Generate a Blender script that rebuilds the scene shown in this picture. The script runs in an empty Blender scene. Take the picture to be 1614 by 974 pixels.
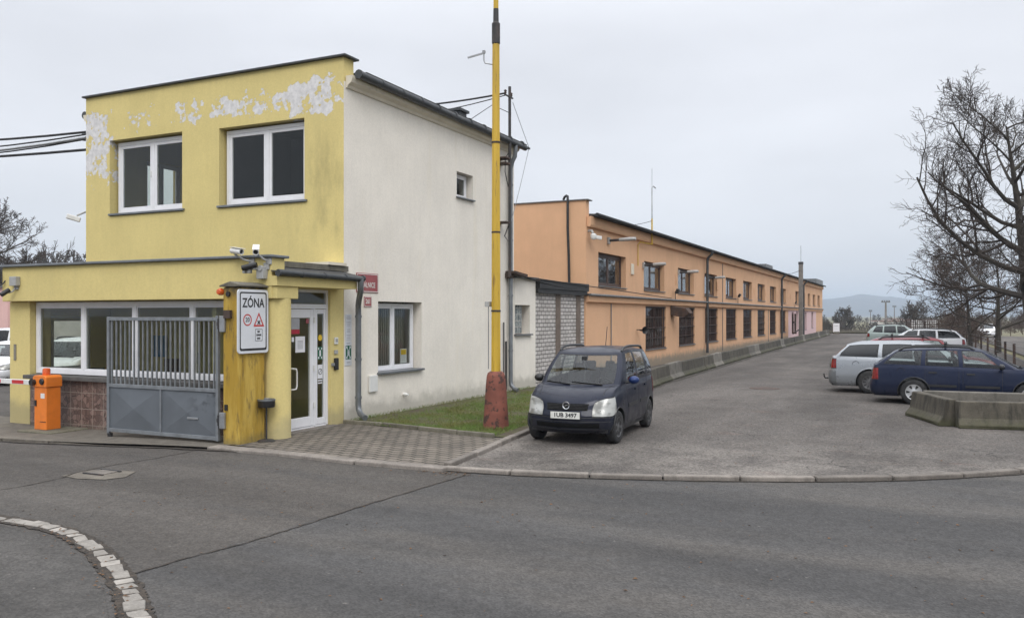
import bpy, bmesh, math, random
import numpy as np
from mathutils import Vector, Matrix, Euler
from mathutils import noise as mnoise
R = math.radians
scene = bpy.context.scene
COL = scene.collection
random.seed(11)

# ------------------------------------------------------------------ camera, sky, sun, exposure
cam_d = bpy.data.cameras.new("camera")
cam = bpy.data.objects.new("camera", cam_d)
COL.objects.link(cam)
cam.location = (0, 0, 2.25)
cam.rotation_euler = (R(90), 0, R(25.662))
cam_d.sensor_width = 36
cam_d.lens = 29.67
cam_d.shift_y = 0.0062
cam_d.clip_start = 0.1
cam_d.clip_end = 20000
scene.camera = cam

SUN_EL, SUN_AZ = 42.0, 150.0          # degrees; azimuth clockwise from +Y
world = bpy.data.worlds.new("World")
scene.world = world
world.use_nodes = True
wn = world.node_tree
wn.nodes.clear()
def wnode(t, **k):
    n = wn.nodes.new(t)
    for a, b in k.items(): setattr(n, a, b)
    return n
wout = wnode('ShaderNodeOutputWorld')
sky = wnode('ShaderNodeTexSky', sky_type='NISHITA')
sky.sun_disc = False
sky.sun_elevation = R(SUN_EL)
sky.sun_rotation = R(SUN_AZ)
bg_sky = wnode('ShaderNodeBackground'); bg_sky.inputs[1].default_value = 0.05
wn.links.new(sky.outputs[0], bg_sky.inputs[0])
# overcast cloud deck: brighter towards the zenith, as a real grey sky is
tc = wnode('ShaderNodeTexCoord'); sep = wnode('ShaderNodeSeparateXYZ')
wn.links.new(tc.outputs['Generated'], sep.inputs[0])
rmp = wnode('ShaderNodeValToRGB')
e = rmp.color_ramp.elements
e[0].position = 0.0; e[0].color = (0.705, 0.715, 0.745, 1)
e[1].position = 1.0; e[1].color = (2.25, 2.28, 2.36, 1)
k = rmp.color_ramp.elements.new(0.10); k.color = (0.73, 0.745, 0.785, 1)
k = rmp.color_ramp.elements.new(0.30); k.color = (0.755, 0.772, 0.82, 1)
k = rmp.color_ramp.elements.new(0.46); k.color = (0.98, 1.0, 1.05, 1)
wn.links.new(sep.outputs['Z'], rmp.inputs[0])
mp = wnode('ShaderNodeMapping'); mp.inputs['Scale'].default_value = (1, 1, 3.2)
wn.links.new(tc.outputs['Generated'], mp.inputs[0])
nz = wnode('ShaderNodeTexNoise'); nz.inputs['Scale'].default_value = 2.1; nz.inputs['Detail'].default_value = 4
wn.links.new(mp.outputs[0], nz.inputs['Vector'])
mr = wnode('ShaderNodeMapRange'); mr.inputs[1].default_value = .3; mr.inputs[2].default_value = .7; mr.inputs[3].default_value = .89; mr.inputs[4].default_value = 1.08
wn.links.new(nz.outputs[0], mr.inputs[0])
bg_cl = wnode('ShaderNodeBackground')
wn.links.new(rmp.outputs[0], bg_cl.inputs[0]); wn.links.new(mr.outputs[0], bg_cl.inputs[1])
mixw = wnode('ShaderNodeMixShader'); mixw.inputs[0].default_value = 0.9
wn.links.new(bg_sky.outputs[0], mixw.inputs[1]); wn.links.new(bg_cl.outputs[0], mixw.inputs[2])
wn.links.new(mixw.outputs[0], wout.inputs[0])

sun_d = bpy.data.lights.new("sun", 'SUN')
sun_d.energy = 0.9; sun_d.angle = R(25); sun_d.color = (1, 0.965, 0.92)
sun = bpy.data.objects.new("sun", sun_d); COL.objects.link(sun)
sd = Vector((math.sin(R(SUN_AZ)) * math.cos(R(SUN_EL)), math.cos(R(SUN_AZ)) * math.cos(R(SUN_EL)), math.sin(R(SUN_EL))))
sun.rotation_euler = sd.to_track_quat('Z', 'Y').to_euler()
sun.location = (0, 0, 60)

vs = scene.view_settings
vs.view_transform = 'Standard'; vs.look = 'None'; vs.exposure = 0.33; vs.gamma = 1.0; vs.use_curve_mapping = False
scene.cycles.use_denoising = True
scene.cycles.max_bounces = 8
scene.cycles.transparent_max_bounces = 16
scene.cycles.volume_bounces = 0
scene.cycles.caustics_reflective = False
scene.cycles.caustics_refractive = False

# ------------------------------------------------------------------ materials
MATS = {}
class NT:
    def __init__(s, m):
        s.m = m; s.t = m.node_tree; s.t.nodes.clear()
    def n(s, t, ins=None, **k):
        n = s.t.nodes.new(t)
        for a, b in k.items(): setattr(n, a, b)
        for a, b in (ins or {}).items():
            if isinstance(b, bpy.types.NodeSocket): s.t.links.new(b, n.inputs[a])
            else: n.inputs[a].default_value = b
        return n
    def math(s, op, a, b=0.0, c=None, clamp=False):
        d = {0: a, 1: b}
        if c is not None: d[2] = c
        n = s.n('ShaderNodeMath', d, operation=op); n.use_clamp = clamp
        return n.outputs[0]
    def pos(s): return s.n('ShaderNodeNewGeometry').outputs['Position']
    def obj(s): return s.n('ShaderNodeTexCoord').outputs['Object']
    def noise(s, vec, scale, detail=4, rough=.55, sc=None):
        if sc: vec = s.n('ShaderNodeMapping', {'Vector': vec, 'Scale': sc}).outputs[0]
        return s.n('ShaderNodeTexNoise', {'Vector': vec, 'Scale': scale, 'Detail': detail, 'Roughness': rough}).outputs[0]
    def ss(s, v, a, b, lo=0., hi=1.):
        n = s.n('ShaderNodeMapRange', {0: v, 1: a, 2: b, 3: lo, 4: hi}, interpolation_type='SMOOTHSTEP')
        return n.outputs[0]
    def mix(s, f, a, b, mode='MIX'):
        n = s.n('ShaderNodeMix', data_type='RGBA', blend_type=mode)
        for i, v in ((0, f), (6, a), (7, b)):
            if isinstance(v, bpy.types.NodeSocket): s.t.links.new(v, n.inputs[i])
            else: n.inputs[i].default_value = (v if i == 0 else (*v[:3], 1) if not isinstance(v, (int, float)) else (v, v, v, 1))
        return n.outputs[2]
    def sepx(s, v):
        n = s.n('ShaderNodeSeparateXYZ', {0: v}); return n.outputs
    def out(s, sh, vol=None):
        o = s.n('ShaderNodeOutputMaterial', {0: sh})
        return s.m
def mat_new(name):
    m = bpy.data.materials.new(name); m.use_nodes = True; MATS[name] = m
    return NT(m)
def finish(t, col, rough=.8, bump=None, bs=.3, bd=.01, **k):
    ins = {'Base Color': col if isinstance(col, bpy.types.NodeSocket) else (*col, 1), 'Roughness': rough}
    for a, b in k.items(): ins[a.replace('_', ' ')] = b
    if bump is not None:
        ins['Normal'] = t.n('ShaderNodeBump', {'Height': bump, 'Strength': bs, 'Distance': bd}).outputs[0]
    p = t.n('ShaderNodeBsdfPrincipled', ins)
    return t.out(p.outputs[0])
def mul(t, col, f):
    "multiply a colour by a scalar socket"
    return t.mix(1.0, col, t.n('ShaderNodeCombineColor', {0: f, 1: f, 2: f}).outputs[0], 'MULTIPLY')
def simple(name, col, rough=.6, var=.12, scale=6., dirt=None, dscale=2., damt=.5, bump=0., **k):
    t = mat_new(name); v = t.pos()
    c = t.mix(1.0, col, (1, 1, 1), 'MULTIPLY')
    c = mul(t, c, t.ss(t.noise(v, scale, 5), .25, .75, 1 - var, 1 + var))
    if dirt:
        f = t.math('MULTIPLY', t.ss(t.noise(v, dscale, 6, .65), .48, .72), damt)
        c = t.mix(f, c, dirt)
    b = t.noise(v, 60, 3) if bump else None
    return finish(t, c, rough, b, bump, .01, **k)

# stucco walls -----------------------------------------------------
def stucco(name, col, streak, base_dirt=.22, sc=26, zdirt=.6):
    t = mat_new(name); v = t.pos(); x, y, z = t.sepx(v)
    c = t.mix(1.0, col, (1, 1, 1), 'MULTIPLY')
    c = mul(t, c, t.ss(t.noise(v, .7, 5, .6), .25, .75, .93, 1.05))
    c = mul(t, c, t.ss(t.noise(v, sc, 4, .7), .3, .7, .95, 1.04))
    st = t.noise(v, 1.0, 5, .6, sc=(3.2, 3.2, .22))
    c = t.mix(t.ss(st, .52, .78, 0, .26), c, streak)
    c = mul(t, c, t.ss(t.noise(v, 9, 4, .65, sc=(1, 1, .12)), .3, .75, 1.01, .975))
    # rain splash and damp along the foot of the wall
    d = t.math('ADD', z, t.math('MULTIPLY', t.noise(v, 2.6, 5, .6), -.55))
    c = t.mix(t.ss(d, zdirt * .55 - .45, zdirt - .35, base_dirt * 2.2, 0), c, (.21, .20, .16))
    bump = t.noise(v, 70, 3, .7)
    return t, c, bump, (x, y, z), v
t, c, b, _, _ = stucco('white_stucco', (.83, .78, .695), (.74, .66, .49))
finish(t, c, .9, b, .35, .012)
t, c, b, (x, y, z), v = stucco('yellow_stucco', (.69, .57, .238), (.58, .485, .22), .2)
# algae darkening near the east corner of the upper storey
g = t.math('MULTIPLY', t.ss(x, -13.2, -10.9), t.math('MULTIPLY', t.ss(z, 6.4, 5.6), t.ss(z, 3.2, 4.2)))
g = t.math('MULTIPLY', g, t.ss(t.noise(v, 1.7, 5, .65, sc=(1.6, 1, .6)), .38, .75, 0, .42))
c = t.mix(g, c, (.20, .175, .085))
# peeled paint, mostly in a band below the parapet, at the west edge and the east corner
n1 = t.noise(v, 2.1, 7, .62); n2 = t.noise(v, 7.5, 4, .6)
nn = t.math('ADD', t.math('MULTIPLY', n1, .66), t.math('MULTIPLY', n2, .34))
def band(s, a, b_, c_, d): return t.math('MULTIPLY', t.ss(s, a, b_), t.ss(s, d, c_))
bz = band(z, 6.52, 6.78, 7.0, 7.35)
mid = t.math('MULTIPLY', bz, t.math('MULTIPLY', t.ss(x, -16.5, -15.0), .138))
mid2 = t.math('MULTIPLY', bz, .075)
west = t.math('MULTIPLY', t.math('MULTIPLY', t.ss(x, -17.35, -17.95), band(z, 5.25, 5.9, 7.05, 7.35)), .168)
east = t.math('MULTIPLY', t.math('MULTIPLY', band(x, -12.45, -12.1, -11.15, -10.82), band(z, 6.32, 6.6, 7.15, 7.5)), .172)
bias = t.math('MAXIMUM', t.math('MAXIMUM', mid, mid2), t.math('MAXIMUM', west, east))
thr = t.math('ADD', nn, bias)
onfront = t.math('LESS_THAN', y, 14.6)
peel = t.math('MULTIPLY', t.ss(thr, .628, .634), t.math('MULTIPLY', onfront, t.ss(bias, 0.001, .015)))
edge = t.math('MULTIPLY', t.ss(thr, .618, .63), t.math('MULTIPLY', onfront, t.ss(bias, .001, .015)))
c = t.mix(t.math('MULTIPLY', edge, .5), c, (.36, .31, .17))
c = t.mix(peel, c, mul(t, t.mix(1., (.71, .695, .69), (1, 1, 1), 'MULTIPLY'), t.ss(t.noise(v, 11, 4), .3, .7, .82, 1.05)))
hb = t.math('SUBTRACT', t.math('MULTIPLY', b, .5), t.math('MULTIPLY', peel, .35))
finish(t, c, .9, hb, .4, .012)
t, c, b, (x, y, z), v = stucco('orange_stucco', (.71, .425, .25), (.56, .34, .21), .38)
pk = t.math('MULTIPLY', t.math('MULTIPLY', t.ss(y, 81.2, 81.3), t.ss(y, 105, 104.9)), t.ss(z, 2.73, 2.71))
c = t.mix(pk, c, (.70, .50, .50))
finish(t, c, .9, b, .3, .01)
t, c, b, (x, y, z), v = stucco('pink_stucco', (.75, .48, .44), (.6, .42, .38), .2)
finish(t, c, .9, b, .3, .01)
simple('pale_render', (.62, .60, .56), .9, .1, 2, (.4, .38, .34), 1.2, .4)
simple('room_wall', (.55, .47, .22), .85, .06, 2)
simple('room_pale', (.33, .32, .285), .85, .06, 2)
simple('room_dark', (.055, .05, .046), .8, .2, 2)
simple('cornice_render', (.70, .64, .52), .9, .08, 3, (.25, .23, .18), 1.5, .45)

# painted brick --------------------------------------------------------
t = mat_new('painted_brick'); v = t.pos(); x, y, z = t.sepx(v)
vec = t.n('ShaderNodeCombineXYZ', {0: y, 1: z, 2: 0.}).outputs[0]
br = t.n('ShaderNodeTexBrick', {'Vector': vec, 'Scale': 1.0, 'Mortar Size': .014, 'Brick Width': .31, 'Row Height': .125, 'Color1': (.58, .55, .52, 1), 'Color2': (.47, .44, .41, 1), 'Mortar': (.12, .108, .10, 1)})
c = mul(t, br.outputs[0], t.ss(t.noise(v, 2.5, 5), .25, .75, .85, 1.1))
c = t.mix(t.ss(t.noise(v, 14, 4), .58, .78, 0, .35), c, (.27, .24, .21))
finish(t, c, .9, t.math('SUBTRACT', 1., br.outputs[1]), .6, .008)

# glazed wall tiles: brown squares with a crackle of angular fragments --------
t = mat_new('brown_tiles'); v = t.pos(); x, y, z = t.sepx(v)
vec = t.n('ShaderNodeCombineXYZ', {0: x, 1: z, 2: 0.}).outputs[0]
vo = t.n('ShaderNodeTexVoronoi', {'Vector': vec, 'Scale': 9.5}, feature='DISTANCE_TO_EDGE').outputs[0]
vc = t.n('ShaderNodeTexVoronoi', {'Vector': vec, 'Scale': 9.5}, feature='F1').outputs['Color']
c = t.mix(t.sepx(vc)[0], (.105, .070, .060), (.235, .165, .140))
c = t.mix(t.ss(vo, .015, .05, 1, 0), c, (.055, .04, .036))
br = t.n('ShaderNodeTexBrick', {'Vector': vec, 'Scale': 1.0, 'Mortar Size': .006, 'Brick Width': .33, 'Row Height': .33, 'Color1': (0, 0, 0, 1), 'Color2': (0, 0, 0, 1), 'Mortar': (1, 1, 1, 1)}); br.offset = 0
c = t.mix(br.outputs[1], c, (.30, .26, .22))
c = t.mix(t.ss(t.math('ADD', z, t.math('MULTIPLY', t.noise(v, 4), .3)), .0, .25, .5, 0), c, (.14, .12, .09))
finish(t, c, .42, t.math('SUBTRACT', 1., br.outputs[1]), .5, .005)

# metal, plastic, stone ------------------------------------------------
simple('white_frame', (.80, .80, .82), .35, .03, 3, (.5, .48, .44), 5, .15)
simple('brown_frame', (.075, .045, .035), .5, .2, 5)
simple('dark_grille', (.060, .036, .030), .6, .25, 5, (.11, .055, .035), 3, .5)
simple('zinc', (.20, .215, .23), .45, .15, 3, (.10, .105, .11), 2, .5, Metallic=.5)
simple('zinc_dark', (.055, .06, .065), .5, .2, 4, (.12, .12, .11), 3, .5, Metallic=.2)
simple('flashing', (.17, .175, .18), .5, .15, 4, (.32, .32, .31), 2, .4, Metallic=.3)
simple('roof_felt', (.05, .05, .05), .9, .25, 3, (.10, .10, .09), 1.3, .5)
simple('black_plastic', (.018, .018, .019), .45, .2, 8)
simple('black_rubber', (.022, .022, .023), .75, .25, 8, (.06, .055, .05), 4, .35)
simple('grey_plastic', (.38, .38, .37), .5, .12, 5, (.2, .19, .17), 3, .4)
simple('white_plastic', (.74, .74, .72), .4, .05, 5, (.45, .43, .38), 4, .25)
simple('white_sheet', (.78, .78, .80), .45, .03, 3)
simple('sign_white', (.66, .68, .71), .38, .04, 3, (.5, .5, .5), 2.5, .25)
simple('sign_black', (.015, .015, .017), .5, .05, 3)
simple('sign_red', (.50, .035, .025), .5, .08, 3)
simple('plate_red', (.30, .070, .075), .42, .08, 3, (.36, .14, .14), 2, .4)
simple('sign_green', (.012, .11, .06), .45, .06, 3)
simple('sign_yellow', (.78, .52, .03), .5, .05, 3)
simple('poster_blue', (.06, .16, .30), .5, .2, 3)
simple('paper_grey', (.40, .40, .42), .7, .1, 9)
simple('rust_steel', (.060, .040, .032), .8, .3, 6, (.13, .06, .03), 3, .7)
simple('dark_steel', (.035, .034, .036), .6, .3, 6, (.09, .05, .035), 3, .5)
simple('gate_frame', (.215, .23, .245), .5, .15, 6, (.10, .10, .10), 4, .5, Metallic=.25)
t = mat_new('gate_sheet'); v = t.pos(); x, y, z = t.sepx(v)
c = mul(t, t.mix(1., (.135, .150, .168), (1, 1, 1), 'MULTIPLY'), t.ss(t.noise(v, 2, 5), .25, .75, .9, 1.1))
sm = t.math('MULTIPLY', t.ss(x, -12.0, -11.1), t.ss(t.noise(v, 3.2, 5, .7, sc=(1, 1, 1.4)), .47, .62, 0, .8))
c = t.mix(t.math('MULTIPLY', sm, t.ss(z, .25, .6)), c, (.045, .045, .048))
finish(t, c, .45, t.noise(v, 8, 3), .06, .01, Metallic=.15)
t = mat_new('yellow_post'); v = t.pos(); x, y, z = t.sepx(v)
c = t.mix(t.ss(t.noise(v, 1., 6, .65, sc=(5, 5, .7)), .40, .62), (.40, .25, .030), (.54, .37, .075))
c = t.mix(t.ss(t.noise(v, 1., 7, .7, sc=(9, 9, 2.2)), .50, .66, 0, .8), c, (.15, .105, .035))
c = t.mix(t.ss(t.math('ADD', z, t.math('MULTIPLY', t.noise(v, 7, 5, .7), .55)), 2.72, 3.1, 0, .9), c, (.06, .052, .038))
c = t.mix(t.ss(t.math('ADD', z, t.math('MULTIPLY', t.noise(v, 6, 5, .7), .4)), .45, .18, 0, .8), c, (.22, .17, .06))
finish(t, c, .85, t.noise(v, 1, 6, .7, sc=(14, 14, 3)), .55, .02)
t = mat_new('yellow_pole_paint'); v = t.pos(); x, y, z = t.sepx(v)
c = mul(t, t.mix(1., (.60, .385, .038), (1, 1, 1), 'MULTIPLY'), t.ss(t.noise(v, 1, 5, .6, sc=(6, 6, .8)), .25, .75, .82, 1.1))
c = t.mix(t.ss(t.noise(v, 1, 7, .7, sc=(18, 18, 1.6)), .54, .68, 0, .85), c, (.17, .095, .035))
finish(t, c, .55, t.noise(v, 9, 4), .15, .01)
t = mat_new('red_concrete'); v = t.pos(); x, y, z = t.sepx(v)
c = mul(t, t.mix(1., (.23, .080, .056), (1, 1, 1), 'MULTIPLY'), t.ss(t.noise(v, 3, 5, .6), .25, .75, .75, 1.2))
c = t.mix(t.ss(t.noise(v, 6.5, 6, .68), .53, .58, 0, .9), c, (.06, .035, .03))
c = t.mix(t.ss(t.noise(v, 2.2, 5, .6), .58, .75, 0, .5), c, (.36, .20, .16))
finish(t, c, .85, t.noise(v, 14, 6, .7), .6, .02)
def concrete(name, col, dark, moss=0., zlo=.0, zhi=.35, streak=.5):
    t = mat_new(name); v = t.pos(); x, y, z = t.sepx(v)
    oi = t.n('ShaderNodeObjectInfo').outputs['Random']
    c = mul(t, t.mix(1., col, (1, 1, 1), 'MULTIPLY'), t.ss(t.noise(v, 3, 6, .65), .25, .75, .72, 1.2))
    c = mul(t, c, t.ss(oi, 0, 1, .82, 1.22))
    c = t.mix(t.ss(t.noise(v, 1, 6, .65, sc=(7, 7, .9)), .45, .70, 0, streak), c, dark)
    c = mul(t, c, t.ss(t.noise(v, 45, 3, .7), .3, .7, .88, 1.1))
    if moss:
        d = t.math('ADD', z, t.math('MULTIPLY', t.noise(v, 5, 5, .7), .3))
        c = t.mix(t.ss(d, zlo, zhi, moss, 0), c, (.065, .066, .030))
    return finish(t, c, .92, t.noise(v, 22, 6, .7), .5, .015)
concrete('barrier_concrete', (.078, .069, .053), (.022, .020, .016), .8, .12, .42, .85)
concrete('barrier_concrete_pale', (.165, .152, .130), (.055, .05, .042), .6, .1, .3, .6)
concrete('kerb_concrete', (.205, .182, .160), (.085, .075, .062), 0, streak=.4)
concrete('old_kerb', (.185, .17, .135), (.07, .065, .05), .5, .05, .30)
concrete('slab_concrete', (.145, .128, .105), (.07, .062, .05), 0, streak=.5)
concrete('sett_stone', (.30, .278, .25), (.155, .14, .12), 0, streak=.35)
concrete('dark_sill', (.115, .11, .105), (.06, .058, .055), 0)
concrete('mast_concrete', (.22, .20, .18), (.10, .09, .08), 0)
simple('orange_paint', (.80, .215, .028), .38, .06, 4, (.45, .13, .03), 3, .4)
simple('orange_lens', (.62, .10, .015), .25, .1, 6, Coat_Weight=.5)
simple('red_band', (.55, .03, .03), .45, .1, 5)
simple('card_red', (.42, .02, .04), .5, .1, 5)
simple('galvanised', (.36, .37, .38), .42, .15, 6, (.2, .2, .2), 4, .5, Metallic=.6)

# asphalt, paving, earth -----------------------------------------------
def asphalt(name, kind):
    t = mat_new(name); v = t.pos(); x, y, z = t.sepx(v)
    if kind == 'road':
        side = t.math('ADD', x, t.math('MULTIPLY', t.math('SUBTRACT', y, 5.3), -.082))
        side = t.math('ADD', side, t.math('MULTIPLY', t.noise(v, 3, 3), .10))
        c = t.mix(t.ss(side, -6.22, -6.16), (.078, .0705, .064), (.068, .066, .065))
        c = t.mix(t.ss(t.noise(v, .35, 4, .6, sc=(.45, 1.6, 1)), .40, .66, 0, .75), c, (.093, .085, .077))
        c = t.mix(t.ss(t.noise(v, .9, 5, .6, sc=(.35, 1.3, 1)), .50, .72, 0, .6), c, (.055, .0535, .0525))
    elif kind == 'lot':
        c = t.mix(t.ss(t.noise(v, .30, 5, .62, sc=(1., .5, 1)), .35, .65), (.078, .070, .064), (.118, .106, .096))
        c = t.mix(t.math('MULTIPLY', t.ss(y, 17.5, 12.5), t.ss(t.noise(v, .8, 5, .65), .36, .62, 0, .8)), c, (.185, .168, .150))
        c = t.mix(t.math('MULTIPLY', t.ss(t.noise(v, .45, 5, .65, sc=(1.2, .5, 1)), .52, .72, 0, .8), t.ss(y, 13, 20)), c, (.072, .066, .062))
        c = t.mix(t.ss(t.noise(v, 1.0, 3, .6, sc=(.7, 1.5, 1)), .60, .78, 0, .35), c, (.17, .115, .095))
    else:
        c = t.mix(t.ss(t.noise(v, .8, 6, .65), .35, .65), (.060, .057, .054), (.086, .081, .076))
    # chippings in the binder
    vo = t.n('ShaderNodeTexVoronoi', {'Vector': v, 'Scale': 55. if kind != 'lot' else 42.}, feature='F1')
    g = t.sepx(vo.outputs['Color'])
    c = mul(t, c, t.ss(g[0], 0, 1, .78 if kind != 'lot' else .66, 1.22 if kind != 'lot' else 1.34))
    c = mul(t, c, t.ss(t.noise(v, 9, 5, .7), .25, .75, .86, 1.14))
    # dark specks and oil
    c = t.mix(t.ss(t.noise(v, 3.3, 7, .75), .655, .70, 0, .6), c, (.035, .033, .031))
    ln = t.noise(v, .5, 4, .6, sc=(.16, 1.1, 1) if kind != 'lot' else (1.1, .12, 1))
    c = mul(t, c, t.ss(ln, .35, .65, .84, 1.13))
    c = t.mix(t.ss(t.noise(v, 1.9, 6, .7), .62, .70, 0, .30), c, (.036, .033, .031))
    c = t.mix(t.ss(t.noise(v, 12, 3, .6), .70, .76, 0, .5), c, (.22, .205, .19))
    # meandering hairline cracks
    w = t.n('ShaderNodeVectorMath', {0: v, 1: t.n('ShaderNodeTexNoise', {'Vector': v, 'Scale': 1.3, 'Detail': 5}).outputs['Color']}, operation='ADD').outputs[0]
    ve = t.n('ShaderNodeTexVoronoi', {'Vector': w, 'Scale': .30}, feature='DISTANCE_TO_EDGE').outputs[0]
    cr = t.math('MULTIPLY', t.ss(ve, .002, .0055, 1, 0), t.ss(t.noise(v, .5, 3), .52, .62, 0, .75 if kind == 'lot' else .3))
    c = t.mix(cr, c, (.035, .032, .03))
    r = t.ss(t.noise(v, 1.1, 4), .3, .7, .80, .95)
    bump = t.math('SUBTRACT', vo.outputs['Distance'], t.math('MULTIPLY', cr, .8))
    return finish(t, c, r, bump, .45, .012, Specular_IOR_Level=.28)
asphalt('road_asphalt', 'road'); asphalt('lot_asphalt', 'lot'); asphalt('apron_asphalt', 'apron')
t = mat_new('block_paving'); v = t.pos(); x, y, z = t.sepx(v)
ang = t.n('ShaderNodeMapping', {'Vector': v, 'Rotation': (0, 0, R(7))}).outputs[0]
wv = t.n('ShaderNodeTexNoise', {'Vector': v, 'Scale': 2., 'Detail': 2}).outputs['Color']
ang = t.mix(.012, ang, wv, 'ADD')
br = t.n('ShaderNodeTexBrick', {'Vector': ang, 'Scale': 1., 'Mortar Size': .016, 'Mortar Smooth': .3, 'Brick Width': .245, 'Row Height': .165, 'Color1': (.185, .160, .130, 1), 'Color2': (.135, .116, .096, 1), 'Mortar': (.024, .022, .018, 1)})
c = mul(t, br.outputs[0], t.ss(t.noise(v, 1.3, 6, .65), .25, .75, .72, 1.2))
c = t.mix(t.ss(t.noise(v, 2.2, 5, .7), .62, .72, 0, .7), c, (.06, .056, .048))
c = mul(t, c, t.ss(t.noise(v, 50, 3, .7), .3, .7, .86, 1.12))
finish(t, c, .9, t.math('SUBTRACT', 1., br.outputs[1]), .9, .012)
t = mat_new('soil'); v = t.pos(); x, y, z = t.sepx(v)
c = t.mix(t.ss(t.noise(v, 1.4, 6, .65), .38, .62), (.075, .058, .036), (.085, .095, .034))
c = mul(t, c, t.ss(t.noise(v, 30, 4, .7), .3, .7, .7, 1.3))
finish(t, c, .95, t.noise(v, 25, 5, .7), .8, .02)
t = mat_new('joint_dirt'); v = t.pos()
c = t.mix(t.ss(t.noise(v, 16, 6, .7), .40, .62), (.028, .024, .020), (.066, .052, .040))
finish(t, c, .95, t.noise(v, 60, 4, .7), .9, .012)
t = mat_new('grass_blade'); v = t.pos()
c = t.mix(t.ss(t.noise(v, 1.1, 4, .6), .38, .60), (.150, .165, .040), (.105, .200, .030))
c = t.mix(t.ss(t.noise(v, 90, 2), .45, .7), c, (.23, .205, .085))
finish(t, c, .7)
t = mat_new('meadow'); v = t.pos()
c = t.mix(t.ss(t.noise(v, .12, 6, .65), .38, .62), (.13, .115, .055), (.085, .085, .045))
c = t.mix(t.ss(t.noise(v, .5, 6, .65), .45, .62, 0, .8), c, (.20, .17, .095))
finish(t, c, .95, t.noise(v, 3, 5, .7), .6, .1)
t = mat_new('far_forest'); v = t.pos()
c = t.mix(t.ss(t.noise(v, .010, 7, .65), .38, .62), (.030, .034, .030), (.065, .060, .050))
finish(t, c, .95)
simple('bark', (.045, .037, .030), .9, .3, 8, (.075, .075, .045), 2, .5)
simple('twig', (.050, .038, .031), .9, .25, 3)
simple('twig_brown', (.085, .060, .047), .9, .25, 1)
simple('far_twig', (.085, .072, .062), .9, .25, .3)
simple('grille_black', (.007, .007, .007), .85, .2, 5, Specular_IOR_Level=.1)
simple('pier_shadow_brown', (.16, .125, .10), .9, .2, 4)
simple('gutter_black', (.030, .031, .033), .7, .25, 3, Specular_IOR_Level=.2)
simple('old_roof', (.25, .15, .13), .8, .2, 2)
simple('dry_leaf', (.14, .075, .035), .8, .3, 20)

# glass ----------------------------------------------------------------
def glass(name, tint, rough=.02, spec=1.0, refl=1.5, floor=.0):
    t = mat_new(name)
    fc = t.n('ShaderNodeLayerWeight', {'Blend': .5}).outputs['Facing']
    f = t.math('MULTIPLY_ADD', t.math('POWER', fc, 4.), .85 * spec, .022 + floor, clamp=True)
    v = t.pos()
    bmp = t.n('ShaderNodeBump', {'Height': t.noise(v, 1.1, 2), 'Strength': .05, 'Distance': .03}).outputs[0]
    gl = t.n('ShaderNodeBsdfGlossy', {'Color': (.95, .97, 1, 1), 'Roughness': rough, 'Normal': bmp}).outputs[0]
    tr = t.n('ShaderNodeBsdfTransparent', {'Color': (*tint, 1)}).outputs[0]
    return t.out(t.n('ShaderNodeMixShader', {0: f, 1: tr, 2: gl}).outputs[0])
glass('window_glass', (.86, .88, .86), floor=.0)
glass('car_glass', (.66, .71, .69), floor=.02)
glass('car_glass_dark', (.10, .11, .115), floor=.03)
glass('lamp_glass', (.9, .9, .9), floor=.05)
t = mat_new('glass_block'); v = t.pos(); x, y, z = t.sepx(v)
vec = t.n('ShaderNodeCombineXYZ', {0: y, 1: z, 2: 0.}).outputs[0]
br = t.n('ShaderNodeTexBrick', {'Vector': vec, 'Scale': 1.0, 'Mortar Size': .012, 'Brick Width': .19, 'Row Height': .19, 'Color1': (.16, .18, .18, 1), 'Color2': (.30, .32, .31, 1), 'Mortar': (.42, .41, .38, 1)}); br.offset = 0
c = mul(t, br.outputs[0], t.ss(t.noise(v, 14, 3), .3, .7, .6, 1.3))
finish(t, c, .15, t.math('SUBTRACT', 1., br.outputs[1]), .6, .01)

# car paint ------------------------------------------------------------
def paint(name, col, metal=.0, rough=.3, dust=.12, coat=.7):
    t = mat_new(name); v = t.obj(); x, y, z = t.sepx(v)
    c = t.mix(1., col, (1, 1, 1), 'MULTIPLY')
    c = mul(t, c, t.ss(t.noise(v, 220, 2), .3, .7, .92, 1.08))
    d = t.math('MULTIPLY', t.ss(z, .75, .22), t.ss(t.noise(v, 4, 5, .65), .3, .7, .3, 1.3))
    c = t.mix(t.math('MULTIPLY', d, dust * 1.5), c, (.09, .082, .075))
    c = t.mix(t.ss(t.noise(v, 2.2, 5, .6), .45, .75, 0, dust * .6), c, (.15, .145, .145))
    r = t.ss(t.noise(v, 3, 4), .3, .7, rough * .8, rough * 1.35)
    return finish(t, c, r, None, Metallic=metal, Coat_Weight=coat * .55, Coat_Roughness=.03, Specular_IOR_Level=.15)
paint('paint_navy', (.011, .0145, .029), .2, .34, .13, .5)
paint('paint_blue', (.008, .014, .040), .2, .30, .08, .6)
paint('paint_mirror_blue', (.018, .038, .13), .2, .3, .05)
paint('paint_silver', (.33, .35, .375), .5, .30, .05)
paint('paint_silver_dark', (.18, .19, .20), .3, .5, .1, .2)
paint('paint_red', (.17, .020, .026), .1, .32, .1)
paint('paint_white', (.74, .75, .77), .0, .3, .05)
paint('paint_sage', (.30, .355, .335), .3, .35, .06)
paint('paint_dark', (.02, .02, .023), .2, .4, .1)
t = mat_new('headlamp'); v = t.obj()
c = t.mix(t.ss(t.noise(v, 4.5, 2, .5, sc=(1, 1, 1.6)), .38, .60), (.20, .20, .185), (.44, .445, .425))
finish(t, c, .26, None, Coat_Weight=.35, Metallic=.1)
t = mat_new('tail_lamp'); v = t.obj()
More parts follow.
